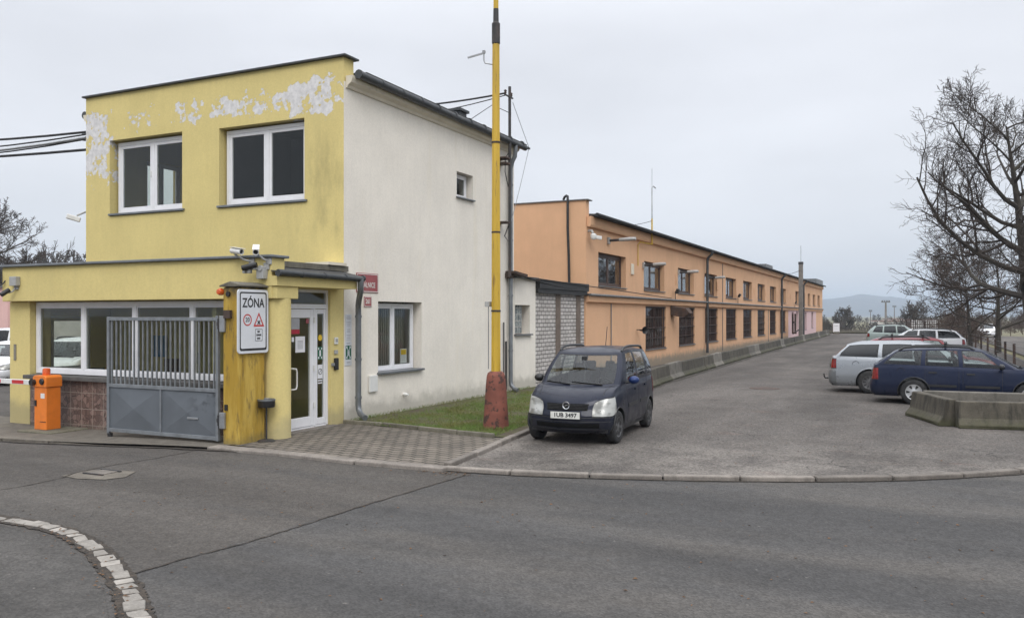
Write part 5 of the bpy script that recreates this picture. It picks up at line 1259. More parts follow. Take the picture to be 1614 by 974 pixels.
    def patch(nm, mt, h0, h1, z0, z1, off=.006, sd=0, n=8, both=False, par=None, th=.012, m_=6):
        "slab lying on the body surface"
        m = MB()
        for side in ((0, 1) if both else (sd,)):
            o = len(m.v); 
            for lay in (off, off - th):
                for a in range(n + 1):
                    for b in range(m_ + 1):
                        h = h0 + (h1 - h0) * a / n; q0 = z0(a / n) if callable(z0) else z0; q1 = z1(a / n) if callable(z1) else z1; p, n_ = Sf(h, vz(h, q0 + (q1 - q0) * b / m_), side); m.v.append(tuple(p + n_ * lay))
            W_ = m_ + 1; K_ = (n + 1) * W_
            for a in range(n):
                for b in range(m_): m.f.append((o + a * W_ + b, o + (a + 1) * W_ + b, o + (a + 1) * W_ + b + 1, o + a * W_ + b + 1)); m.m.append(0)
            bord = [(a, 0) for a in range(n + 1)] + [(n, b) for b in range(1, m_ + 1)] + [(a, m_) for a in range(n - 1, -1, -1)] + [(0, b) for b in range(m_ - 1, 0, -1)]
            for (a, b), (c_, d_) in zip(bord, bord[1:] + bord[:1]):
                i0, i1 = o + a * W_ + b, o + c_ * W_ + d_; m.f.append((i0, i1, i1 + K_, i0 + K_)); m.m.append(0)
        ob = m.obj(nm, mt, par or root, local=True, smooth=50); return ob
    def wire(nm, mt, pts, r=.005, off=.001, sd=0, par=None):
        m = MB()
        for s_ in ((0, 1) if sd == 2 else (sd,)): m.tube([Sf(h, vz(h, z), s_)[0] + Sf(h, vz(h, z), s_)[1] * off for h, z in pts], r, 5)
        return m.obj(nm, mt, par or root, local=True)
    # underside, wheel housings, cabin
    m = MB(); m.box(xr + .22, xf - .30, -hw + .24, hw - .24, zb - .01, .58); m.box(-wb / 2 + wr + .06, wb / 2 - wr - .06, -hw + .06, hw - .06, zb - .005, .40); m.box(xr + .15, -wb / 2 - wr - .07, -hw + .10, hw - .10, zb + .02, .46); m.box(wb / 2 + wr + .07, xf - .22, -hw + .12, hw - .12, zb + .02, .46)
    m.obj('underbody', 'black_plastic', root, local=True)
    m = MB(); m.lathe([(Ra + .012, -.01), (Ra + .010, .0)], (0, 0, 0), 'y', 8)
    for wx in (wb / 2, -wb / 2):
        for s_ in (1, -1):
            m = MB(); pts = []
            for i in range(-8, 189, 7):
                a = R(i); x, z = wx + Ra * math.cos(a), wr + Ra * math.sin(a)
                if z < zb + .02: continue
                h = hx(x); p = Sf(h, min(max(vz(h, z), 0), 1))[0]; pts.append((x, s_ * (p.y + .000), z))
            m.tube(pts, .012, 6); n0 = len(pts)
            inn = [(x, s_ * (hw - .27), z) for x, y, z in pts]
            for a in range(n0 - 1): m.quad(pts[a], pts[a + 1], inn[a + 1], inn[a])
            m.obj('wheel_arch', S.get('archm', 'black_plastic'), root, local=True)
            w = bpy.data.objects.new('wheel', None); COL.objects.link(w); w.parent = root; w.location = (wx, s_ * (hw - .105), wr)
            if wx > 0 and S.get('steer'): w.rotation_euler = (0, 0, S['steer'])
            tw = S.get('tw', .17); q = s_
            prof = [(wr * .62, -tw / 2), (wr * .80, -tw / 2 - .004), (wr * .94, -tw / 2 + .004), (wr, -tw / 2 + .03), (wr, tw / 2 - .03), (wr * .94, tw / 2 - .004), (wr * .80, tw / 2 + .004), (wr * .62, tw / 2)]
            MB().lathe(prof, (0, 0, 0), 'y', 32).obj('tyre', 'black_rubber', w, local=True, smooth=50)
            ry = q * (tw / 2 - .012); k_ = wr * .64
            m = MB(); m.lathe([(0, ry + q * .006), (k_ * .22, ry + q * .008), (k_ * .35, ry - q * .004), (k_ * .85, ry + q * .004), (k_ * .95, ry + q * .012), (k_, ry)], (0, 0, 0), 'y', 32)
            m.obj('rim', S.get('rim', 'hubcap'), w, local=True, smooth=50)
            m = MB(); ns = S.get('spokes', 7)
            for i in range(ns):
                a0 = 2 * math.pi * i / ns; P = []
                for da, rr in ((-.20, .46), (.20, .46), (.27, .84), (0, .87), (-.27, .84)):
                    a = a0 + da * 7 / ns * S.get('slot', 1.); P.append((k_ * rr * math.cos(a), ry + q * .0075, k_ * rr * math.sin(a)))
                m.extr(P, (0, q * .003, 0))
            m.obj('rim_opening', 'black_plastic', w, local=True)
    seat = []
    zf_ = .52
    m = MB(); zc = S['xcowl']
    m.box(zc - .42, zc + .02, -S['hwg'] + .10, S['hwg'] - .10, .55, zs(zc) - .04); m.obj('dashboard', 'seat_cloth', root, bevel=.04, local=True)
    def seat_(x, y, w_):
        m = MB(); m.obox((x, y, .62), (.48, w_, .14)); m.obox((x - .30, y, .90), (.11, w_, .56), 0, 0, R(-14)); m.obox((x - .40, y, 1.24), (.08, w_ * .55, .16), 0, 0, R(-10)); return m.obj('seat', 'seat_cloth', root, bevel=.035, local=True)
    fs = zc - S.get('seatd', 1.0)
    seat_(fs, .36, .46); seat_(fs, -.36, .46)
    for y in (.40, 0, -.40): seat_(fs - .85, y, .36)
    m = MB(); P = [(zc - .50 + .05 * math.sin(a), .36 + .18 * math.cos(a), .93 + .17 * math.sin(a)) for a in [2 * math.pi * i / 20 for i in range(21)]]; m.tube(P, .014, 6); m.tube([(zc - .50, .36, .93), (zc - .3, .36, .85)], .02, 6); m.obj('steering_wheel', 'black_plastic', root, local=True)
    # mirrors, handles, seams, mouldings, wipers
    xa = win[0][0][0]
    for s_, sd in ((1, 0), (-1, 1)):
        mc = Vector((xa - .02, s_ * (hw + .10), zs(xa) + .09)); m = MB()
        m.lathe([(0, -.07), (.045, -.06), (.075, -.02), (.08, .03), (.07, .045)], (0, 0, 0), 'x', 14); m.v = [(mc.x - p[0] * 1.0, mc.y + p[1] * 1.25, mc.z + p[2] * .95) for p in m.v]
        mo = m.obj('mirror', S.get('mirm', {}).get(sd, S.get('mirror', pm)), root, local=True, smooth=60)
        MB().tube([(xa - .01, s_ * (S['hwg'] - .0), zs(xa) + .04), (mc.x, mc.y - s_ * .05, mc.z - .03)], .02, 8).obj('mirror_arm', 'black_plastic', mo, local=True)
        MB().lathe([(0, 0), (.068, 0)], (0, 0, 0), 'x', 14).obj('mirror_glass', 'chrome', mo, local=True).location = (mc.x - .046, mc.y, mc.z)
        for key_, i in (('front_door', 0), ('rear_door', 1)):
            if (key_, sd) not in parts: continue
            xa_, xb_ = win[i][0][0] - .02, win[i][1][0] + .02; dpar = parts[(key_, sd)]
            h0, h1 = hx(win[i][0][0]), hx(win[i][1][0])
            zt = zs(xb_) - .015; zl = zb + .12
            pts = [(h0, zt), (h0, zl + .04), (h0 + .4, zl), (h1 - .4, zl), (h1, zl + .04), (h1, zt)]
            dense = []
            for (ha, za), (hb, zb_) in zip(pts, pts[1:]):
                for q in range(8): dense.append((ha + (hb - ha) * q / 8, za + (zb_ - za) * q / 8))
            wire('door_seam', 'black_rubber', dense + [pts[-1]], .0055, -.002, sd, dpar)
            hc = hx(xb_ + .16); zh = zs(xb_) - S.get('hdrop', .16)
            patch('handle', S.get('handle', pm), hx(xb_ + .24), hx(xb_ + .06), zh - .016, zh + .016, .028, sd, 4, par=dpar, th=.03, m_=2)
            if S.get('mould'): patch('moulding', S['mould'], hx(xa_ - .03), hx(xb_ + .03), S['mz'] - .03, S['mz'] + .03, .012, sd, 8, par=dpar, m_=2)
    for y0_, y1_ in ((.45, -.12), (-.15, -.62)):
        m = MB(); P = []
        for i in range(5):
            q = i / 4; y = y0_ + (y1_ - y0_) * q; P.append((zc - .02 - .05 * q - .10 * (y / S['hwg']) ** 2, y * S['hwg'] / .76, zs(zc) + .048 + .045 * q))
        m.tube(P, .011, 5); m.obj('wiper', 'grille_black', root, local=True)
    # bonnet shut lines and a dark valance under the body
    m = MB()
    for s_ in (1, -1):
        P = []
        for i in range(len(V) - 1, len(V) + NH):
            h = nF * .94 if i < len(V) + 2 else nF * .94 + (nC * .4) * (i - len(V) - 1) / NH
            j0 = int(h); a = h - j0; p = rows[i][j0].lerp(rows[i][j0 + 1], a); P.append((p.x, p.y * s_, p.z + .001))
        m.tube(P, .0045, 5)
    m.obj('bonnet_seam', 'black_rubber', root, local=True)
    if S.get('rails'):
        for s_ in (1, -1):
            x0, x1 = S['rails']; yy_ = S['hwr'] - .035; m = MB()
            rz_ = lambda x: ip(S['zr'], x) - .045
            P = [(x0, s_ * yy_, rz_(x0) - .01), (x0 - .12, s_ * yy_, rz_(x0 - .12) + .045)] + [(x0 - .12 + (x1 + .12 - x0 + .12) * i / 6, s_ * yy_, rz_(x0 - .12 + (x1 - x0 + .24) * i / 6) + .058) for i in range(1, 6)] + [(x1 + .12, s_ * yy_, rz_(x1 + .12) + .045), (x1, s_ * yy_, rz_(x1) - .01)]
            m.tube(P, .025, 8); m.obj('roof_rail', 'black_plastic', root, local=True, smooth=60)
    if S.get('bars'):
        for x in S['bars']:
            m = MB(); z = ip(S['zr'], x) + .085; m.box(x - .02, x + .02, -S['hwr'] - .03, S['hwr'] + .03, z - .015, z + .015); [m.box(x - .03, x + .03, s_ * (S['hwr'] + .03) - .03, s_ * (S['hwr'] + .03) + .03, z - .08, z + .02) for s_ in (1, -1)]; m.obj('roof_bar', 'black_plastic', root, local=True)
    if S.get('whip'):
        x = S['whip']; MB().tube([(x, 0, ip(S['zr'], x)), (x - .12, 0, ip(S['zr'], x) + .38)], .007, 5).obj('antenna', 'black_plastic', root, local=True)
    # front and rear details
    def lamp(nm, mt, h0, h1, f0, f1, sd):
        mid = (h0 + h1) / 2; e_ = .018
        b = patch(nm + '_surround' if False else 'lamp_seal', 'black_rubber', h0 - .12, h1 + .12, (lambda a: f0(a) - e_), (lambda a: f1(a) + e_), .003, sd, 10, m_=4)
        o = patch(nm, mt, h0, h1, f0, f1, .008, sd, 12); b.parent = o; return o
    H_ = S['hl']; yF = hw - cf - .01
    h0 = H_[0] / yF * nF if H_[0] < yF else nF + (H_[0] - yF) / cf * nC * .6; h1 = hx(H_[3]); za, zb2 = H_[1], H_[2]
    for sd in (0, 1):
        lamp('headlight', 'headlamp', h0, h1, lambda a: za + .035 * max(0, a - .75) / .25, lambda a: zb2 - .05 * (1 - min(a / .35, 1)) ** 1.5 + H_[4] * a, sd)
    L_ = S['tl']; hr0 = hx(L_[3]); hr1 = nh - 1 - L_[0] / (hw - cr) * nR
    for sd in (0, 1): lamp('taillight', 'tail_lamp', hr0, hr1, lambda a: L_[1] + .0 * a, lambda a: L_[2], sd)
    for hh_ in S.get('hoodseam', ()): pass
    if S.get('grille'):
        gy, z0, z1 = S['grille']; hg = gy / (hw - .33) * nF
        g = patch('grille', 'grille_black', 0, hg, z0, z1, .006, n=10, both=True)
        m = MB()
        for s_ in (0, 1):
            for k_ in range(1, 5):
                z = z0 + (z1 - z0) * k_ / 5; m.tube([Sf(hg * q / 8, vz(hg * q / 8, z), s_)[0] + Sf(hg * q / 8, vz(hg * q / 8, z), s_)[1] * .009 for q in range(9)], .004, 4)
            for k_ in range(1, 16):
                h = hg * k_ / 16; m.tube([Sf(h, vz(h, z), s_)[0] + Sf(h, vz(h, z), s_)[1] * .008 for z in (z0 + .005, (z0 + z1) / 2, z1 - .005)], .0025, 4)
        m.obj('grille_bars', 'black_rubber', g, local=True)
    if S.get('intake'):
        gy, z0, z1 = S['intake']; hg = gy / (hw - .33) * nF; patch('air_intake', 'grille_black', 0, hg, z0, z1, .004, n=10, both=True)
    for z in S.get('fcrease', []): wire('bumper_groove', 'black_plastic', [(h, z) for h in np.linspace(0, nF + nC - .5, 16)], .006, -.001, 2)
    if S.get('emblem'):
        z = S['emblem']; p, n_ = Sf(0, vz(0, z)); c_ = (p.x + .022, 0, z)
        e_ = MB().lathe([(.052, -.006), (.068, .004), (.066, .012), (.052, .008)], c_, 'x', 24).obj('emblem', 'chrome', root, local=True, smooth=60)
        m = MB(); x = c_[0] + .006; m.extr([(x, -.062, z - .010), (x, .012, z - .010), (x, .002, z - .001), (x, .062, z + .010), (x, -.012, z + .010), (x, -.002, z + .001)], (.005, 0, 0)); m.obj('emblem_bolt', 'chrome', e_, local=True)
    def plate(rear, z, body):
        h = 0 if not rear else nh - 1.001; p, n_ = Sf(h, vz(h, z)); d = 1 if not rear else -1; x = p.x + d * .012
        b = MB().box(x - .006, x + .006, -.265, .265, z - .058, z + .058).obj('license_plate', 'plate_white', root, bevel=.003, local=True)
        MB().box(x - .007, x + d * .0015, -.275, .275, z - .068, z + .068).obj('plate_frame', 'black_plastic', b, local=True)
        if body:
            Mx = Matrix(((0, 0, d, x + d * .0065), (d, 0, 0, 0), (0, 1, 0, z), (0, 0, 0, 1)))
            text('plate_text', body, .100, 'sign_black', Mx, b, .0005, 1.04, .0035).matrix_parent_inverse = Matrix()
    if S.get('plate'): plate(False, *S['plate'])
    if S.get('rplate'): plate(True, *S['rplate'])
    if S.get('towbar'): m = MB(); m.tube([(xr + .2, 0, .36), (xr - .10, 0, .36), (xr - .13, 0, .44)], .025, 8); m.lathe([(0, -.03), (.03, 0), (0, .03)], (xr - .13, 0, .47), n=10); m.obj('tow_bar', 'black_plastic', root, local=True)
    if S.get('fuel'): x = S['fuel']; h = hx(x); p, n_ = Sf(h, vz(h, .84), 1); MB().lathe([(.082, -.001), (.090, .0015), (.092, -.004)], p, 'y', 24).obj('fuel_flap', 'black_rubber', root, local=True)
    if S.get('extra'): S['extra'](root, Sf, hx, vz, patch, wire)
    return root

FP = [(0, .14), (.08, .05), (.2, .01), (.36, 0), (.5, .0), (.60, .035), (.75, .085), (.9, .16), (1, .27)]
RP = [(0, .10), (.1, .02), (.3, 0), (.5, .03), (.55, .06), (.8, .08), (1, .12)]
SP_ = [(0, .90), (.06, .95), (.15, .98), (.35, 1.0), (.55, .995), (.75, .985), (.92, .965), (1, .94)]
VAN = dict(paint='paint_navy', hw=.815, xf=1.79, xr=-1.72, wb=2.36, wr=.29, zb=.20, cf=.30, cr=.16, fb=.12,
    zs=[(-1.8, 1.06), (-.6, 1.03), (.6, .985), (1.0, .98), (1.35, .88), (1.79, .79)], xcowl=1.10, xgr=-1.66, xwf=.46, xrr=-1.50, hwg=.765, hwr=.635,
    zr=[(-1.6, 1.575), (-1.2, 1.625), (-.3, 1.65), (.2, 1.635), (.46, 1.60)], fp=[(0, .14), (.08, .05), (.2, .01), (.36, 0), (.55, .0), (.62, .03), (.8, .07), (.92, .12), (1, .20)], rp=RP, sp=SP_, hood=.045, tumble=.03,
    win=[((.62, .18), (-.18, -.22)), ((-.27, -.30), (-.98, -.98)), ((-1.09, -1.08), (-1.50, -1.40))],
    hl=(.46, .53, .80, 1.46, .03), tl=(.66, .7, 1.0, -1.62), zbf=.50, zbr=.55, grille=(.36, .625, .735), intake=(.52, .315, .40), fcrease=(.50, .43, .285), emblem=.69, plate=(.525, '1UB 3497'),
    rim='hubcap_dark', spokes=7, rails=(.28, -1.30), whip=-.75, mirm={0: 'paint_mirror_blue', 1: 'black_plastic'}, mould='black_plastic', mz=.62, steer=R(-4), tw=.165, seatd=.95, hdrop=.14)
def van_extra(root, Sf, hx, vz, patch, wire):
    MB().tube([(.60, -.02, 1.42), (.80, .05, 1.22), (.98, .10, 1.05)], .010, 6).obj('phone_holder', 'black_plastic', root, local=True)
    MB().obox((.58, -.03, 1.45), (.05, .10, .08)).obj('rear_view_mirror', 'black_plastic', root, bevel=.01, local=True)
VAN['extra'] = van_extra
car(VAN, 'parked_minivan', 'dark blue small minivan with roof rails, facing the road beside the grass', (-5.60, 15.34, 0), R(-86.5))
EST = dict(paint='paint_blue', hw=.865, xf=2.16, xr=-2.35, wb=2.512, wr=.318, zb=.20, cf=.36, cr=.22,
    zs=[(-2.4, .985), (-1.0, .955), (.6, .915), (1.1, .91), (1.6, .845), (2.2, .70)], xcowl=1.16, xgr=-2.17, xwf=.36, xrr=-1.74, hwg=.80, hwr=.605,
    zr=[(-1.8, 1.375), (-1.4, 1.425), (-.6, 1.455), (0, 1.45), (.4, 1.405)], fp=FP, rp=RP, sp=SP_, hood=.035,
    win=[((.68, .22), (-.16, -.20)), ((-.25, -.28), (-1.00, -.98)), ((-1.10, -1.06), (-1.97, -1.64))],
    hl=(.46, .56, .70, 1.84, .02), tl=(.62, .62, .90, -2.20), zbf=.50, zbr=.52, grille=(.30, .58, .70), intake=(.5, .3, .42), rim='hubcap', spokes=6, slot=.62, rails=(.10, -1.62), bars=(-.55,), mirror='paint_dark', mould='black_plastic', mz=.50, handle='black_plastic', fuel=-1.55, rplate=(.76, ''), tw=.185, seatd=1.15, hdrop=.13)
car(EST, 'parked_estate_car', 'dark blue estate car with silver hubcaps behind the concrete barriers', (1.20, 24.35, 0), R(-2))
SIL = dict(EST, paint='paint_silver', rbm='paint_silver_dark', hw=.90, xf=2.2, xr=-2.55, wb=2.75, wr=.33, zs=[(-2.6, 1.03), (-1.0, 1.0), (.6, .95), (1.1, .94), (1.6, .88), (2.3, .74)], zr=[(-2.1, 1.43), (-1.6, 1.48), (-.6, 1.51), (0, 1.50), (.4, 1.46)], xcowl=1.2, xgr=-2.36, xwf=.38, xrr=-2.02, hwg=.83, hwr=.64,
    win=[((.7, .25), (-.16, -.2)), ((-.25, -.28), (-1.05, -1.03)), ((-1.16, -1.12), (-2.2, -1.98))], sglass={2: 'car_glass_dark', 1: 'car_glass_dark'}, rglass='car_glass_dark', tl=(.72, .72, .97, -2.38), zbr=.62, towbar=True, rim='hubcap_dark', spokes=10, rails=None, bars=None, fuel=-1.75, archm='paint_silver')
car(SIL, 'parked_estate_car', 'silver estate car with dark rear windows and a tow bar, behind the blue estate', (.12, 27.25, 0), R(1))
RED = dict(EST, paint='paint_red', xcowl=1.16, zr=[(-1.8, 1.49), (-1.4, 1.53), (-.6, 1.56), (0, 1.55), (.4, 1.51)], rails=(.0, -1.5), bars=(-.2, -1.1), lod=1, mirror='paint_red')
car(RED, 'parked_estate_car', 'red car with black roof rails half hidden behind the silver estate', (.35, 30.3, 0), R(1))
WHI = dict(SIL, paint='paint_white', rbm='paint_white', lod=1, tl=(.70, .74, .98, -2.36), sglass={0: 'car_glass_dark', 1: 'car_glass_dark', 2: 'car_glass_dark'}, towbar=None, rails=(.1, -1.8), archm='black_plastic', zr=[(-2.1, 1.44), (-1.6, 1.50), (-.6, 1.53), (0, 1.52), (.4, 1.47)])
car(WHI, 'parked_estate_car', 'white estate car with its red tail lamp to the right, facing the factory', (-.15, 50.6, 0), R(178))
SUV = dict(EST, paint='paint_sage', hw=.90, xf=2.05, xr=-2.15, wb=2.6, wr=.34, zb=.24, lod=1, zs=[(-2.2, 1.10), (-1., 1.06), (.6, 1.0), (1.1, .99), (1.6, .93), (2.1, .82)], zr=[(-1.8, 1.55), (-1.3, 1.60), (-.5, 1.63), (0, 1.62), (.4, 1.58)], xcowl=1.16, xgr=-2.02, xwf=.36, xrr=-1.62,
    win=[((.68, .22), (-.16, -.2)), ((-.25, -.28), (-.98, -.96)), ((-1.08, -1.04), (-1.70, -1.45))], sglass={0: 'car_glass_dark', 1: 'car_glass_dark', 2: 'car_glass_dark'}, rglass='car_glass_dark', tl=(.66, .82, 1.02, -2.0), rails=(.1, -1.5), bars=None, mirror='paint_sage', hl=(.45, .66, .80, 1.72, .02), fuel=None)
car(SUV, 'parked_suv', 'pale grey green crossover farthest along the row of parked cars', (-1.05, 62.6, 0), R(1))
SUW = dict(SUV, paint='paint_white', grille=(.42, .66, .76), intake=(.55, .36, .52), hl=(.42, .60, .70, 1.72, .02), fbm='paint_white', plate=(.46, ''), bars=None)
car(SUW, 'parked_suv', 'white crossover seen through the west window of the guardhouse', (-25.1, 18.9, gz(-25)), R(-62))
car(dict(EST, paint='paint_white', lod=1, bars=None, rails=None, plate=(.42, '')), 'parked_car', 'white car in the yard left of the guardhouse, nearer of the two in the open', (-29.3, 19.6, gz(-25)), R(-60))
car(dict(SUV, paint='paint_white', lod=1, zr=[(-1.8, 1.72), (-1.3, 1.80), (-.5, 1.83), (0, 1.80), (.4, 1.72)], rails=None), 'parked_van', 'tall white car behind the nearer white car left of the guardhouse', (-34.2, 23.4, gz(-25)), R(20))
car(dict(EST, paint='paint_white', lod=1, bars=None, rails=None), 'parked_car', 'distant white car on the public road beyond the fence', (6.7, 104, -.09), R(-94))

# ------------------------------------------------------------------ bare winter trees
def bare_tree(name, label, loc, H, rad, seed, nl=12, depth=4, trunk_r=.22, trunk_h=.28, up=.10, lean=(0, 0), mats=('bark', 'twig'), kid=(7, 6, 5), group=None, tw=.007, sweep=.0, thin=1.0, limb=.5, parent_only=False, tseg=3):
    rnd = random.Random(seed); tb, cb = MB(), MB()
    def rv(): return Vector((rnd.gauss(0, 1), rnd.gauss(0, 1), rnd.gauss(0, 1)))
    def grow(p, d, L, r, lvl, mb):
        n = 6 if lvl <= 1 else (5 if lvl == 2 else tseg); pts = [p.copy()]; dirs = [d.copy()]; q = p.copy(); dd = d.copy()
        for i in range(n):
            wig = (.045, .20, .27, .34, .38)[min(lvl, 4)]
            dd = dd + rv() * wig * .8 + Vector((0, 0, 1)) * (up if lvl > 0 else .04) * (1.0 + 1.2 * (i / n))
            if lvl == 1: dd.z -= sweep * (1 - i / n)
            dd.normalize(); q = q + dd * L / n; pts.append(q.copy()); dirs.append(dd.copy())
        r1 = max(r * (.30 if lvl else .10), tw * .7)
        rr = [r + (r1 - r) * (i / n) ** .85 for i in range(n + 1)]
        (tb if lvl <= 1 else cb).tube(pts, rr, (8, 6, 4, 3, 3)[min(lvl, 4)], caps=False)
        return pts, dirs, rr
    def branch(p, d, L, r, lvl):
        pts, dirs, rr = grow(p, d, L, r, lvl, None); n = len(pts) - 1
        if lvl >= depth: return
        k_ = kid[min(lvl - 1, len(kid) - 1)]; k_ = max(2, int(k_ * rnd.uniform(.75, 1.25) + .5))
        for i in range(k_):
            f = (i + rnd.uniform(.2, 1.)) / k_; f = .18 + .82 * f; x = min(f * n, n - .001); a = int(x); b = x - a
            q = pts[a].lerp(pts[a + 1], b); dd = dirs[a + 1]
            s_ = dd.cross(rv()); s_.normalize(); an = rnd.uniform(.45, 1.05)
            nd = dd * math.cos(an) + s_ * math.sin(an); nd.normalize()
            branch(q, nd, L * rnd.uniform(.36, .62) * (1.15 - .5 * f), max(rr[a] * (.55 if limb < .6 else .62), tw), lvl + 1)
    base = Vector(loc); d0 = Vector((lean[0], lean[1], 1)).normalized()
    pts, dirs, rr = grow(base + Vector((0, 0, -.15)), d0, H * .86, trunk_r, 0, None); n = len(pts) - 1
    for i in range(nl):
        f = trunk_h + (1 - trunk_h) * (i + rnd.uniform(0, .8)) / nl; x = min(f * n, n - .001); a = int(x); q = pts[a].lerp(pts[a + 1], x - a)
        az = i * 2.399 + rnd.uniform(-.5, .5); el = rnd.uniform(.15, .55) + .75 * max(0, f - .45)
        g_ = (f - trunk_h) / (1 - trunk_h)
        L = rad * (1.05 - .62 * g_ ** 1.4) * rnd.uniform(.82, 1.15)
        branch(q, Vector((math.cos(az) * math.cos(el), math.sin(az) * math.cos(el), math.sin(el))), L, max(rr[a] * limb, tw * 2), 1)
    if parent_only: return tb, cb
    root = thing(name, label, 'tree', loc, 0, group)
    tb.obj('trunk', mats[0], root, smooth=True); me = bpy.data.meshes.new('crown'); me.from_pydata(cb.v, [], cb.f); me.materials.append(MATS[mats[1]])
    o = bpy.data.objects.new('crown', me); COL.objects.link(o); join(o, root); return root
bare_tree('bare_tree', 'tall bare tree with long drooping limbs at the right side of the lot', (5.02, 46.5, -.1), 13.4, 6.5, 5, nl=22, depth=4, trunk_r=.40, trunk_h=.24, up=.07, lean=(-.015, -.01), kid=(8, 8, 6), tw=.010, sweep=.10, limb=.57)
bare_tree('bare_tree', 'smaller dark bare tree behind the fence with a forked trunk near the tall one', (4.35, 58.4, -.1), 6.3, 5.0, 21, nl=14, depth=4, trunk_r=.21, trunk_h=.26, up=.06, kid=(8, 7, 5), tw=.011, sweep=.05)
bare_tree('bare_tree', 'low brownish bare tree beyond the white estate car along the fence', (3.5, 70.0, -.1), 6.6, 4.6, 33, nl=14, depth=4, trunk_r=.17, trunk_h=.18, up=.06, kid=(9, 7, 6), tw=.013, sweep=.04, mats=('bark', 'twig_brown'))
bare_tree('bare_tree', 'large bare tree rising behind the white cars left of the guardhouse', (-61.5, 37.5, -.15), 10.9, 6.0, 8, nl=20, depth=4, trunk_r=.42, trunk_h=.22, up=.05, kid=(8, 7, 5), tw=.016, sweep=.04)
bare_tree('bare_tree', 'round bare tree standing alone beyond the far end of the lot', (-14.6, 205, -2.2), 5.6, 3.4, 13, nl=18, depth=4, trunk_r=.35, trunk_h=.2, up=.09, kid=(8, 7, 5), tw=.030, mats=('bark', 'far_twig'))
bare_tree('bare_tree', 'bare tree in the distance left of the white container cages', (-.4, 168, -2.2), 6.0, 4.4, 44, nl=16, depth=4, trunk_r=.3, trunk_h=.15, up=.06, kid=(8, 7, 5), tw=.028, mats=('bark', 'far_twig'))
def wood(name, label, spots, seed, mat, h=(9, 13), tw=.035, kid=(6, 6, 4)):
    rnd = random.Random(seed); V_, F_ = [], []
    variants = [bare_tree('x', '', (0, 0, 0), 10, 4.2, seed * 7 + i, nl=12, depth=4, trunk_r=.2, trunk_h=.12, up=.08, kid=kid, tw=tw, parent_only=True, tseg=2) for i in range(4)]
    for x, y, z, hh in spots:
        tb, cb = variants[rnd.randrange(4)]; s_ = hh / 10; a = rnd.uniform(0, 6.3); c_, d_ = math.cos(a) * s_, math.sin(a) * s_
        for b in (tb, cb):
            o = len(V_); V_ += [(x + p[0] * c_ - p[1] * d_, y + p[0] * d_ + p[1] * c_, z + p[2] * s_) for p in b.v]; F_ += [tuple(i + o for i in f) for f in b.f]
    me = bpy.data.meshes.new(name); me.from_pydata(V_, [], F_); me.materials.append(MATS[mat]); o = bpy.data.objects.new(name, me); COL.objects.link(o)
    return tag(o, label, 'wood', kind='stuff')
rn = random.Random(3)
def at(px, t_, z=0):
    a = (px - 807) / 1330; c_, s_ = math.cos(R(25.662)), math.sin(R(25.662)); return ((a * c_ - s_) * t_, (a * s_ + c_) * t_, z)
wood('woods', 'hazy strip of bare woods behind the yard at the far left', [(*at(rn.uniform(-160, 150), rn.uniform(140, 175))[:2], -1.5, rn.uniform(11.5, 15.5)) for i in range(44)], 5, 'far_twig', tw=.04)
wood('scrub', 'grey brown scrub below the hill beyond the far end of the lot', [(*at(rn.uniform(1270, 1440), rn.uniform(150, 260))[:2], -2.2, rn.uniform(2.2, 3.6)) for i in range(46)], 6, 'far_twig', tw=.05)
wood('undergrowth', 'tangled brown scrub beyond the fence under the bare trees at the right', [(*at(rn.uniform(1470, 1680), rn.uniform(100, 150))[:2], -.6, rn.uniform(2.0, 3.8)) for i in range(40)] + [(rn.uniform(2.8, 4.6), rn.uniform(66, 108), -.2, rn.uniform(1.6, 3.6)) for i in range(16)], 9, 'twig_brown', tw=.03)
wood('far_woods', 'faint band of far trees under the hill', [(*at(rn.uniform(1270, 1700), rn.uniform(420, 700))[:2], -2.2, rn.uniform(3.0, 5.5)) for i in range(70)], 12, 'far_twig', tw=.10, kid=(5, 5, 3))
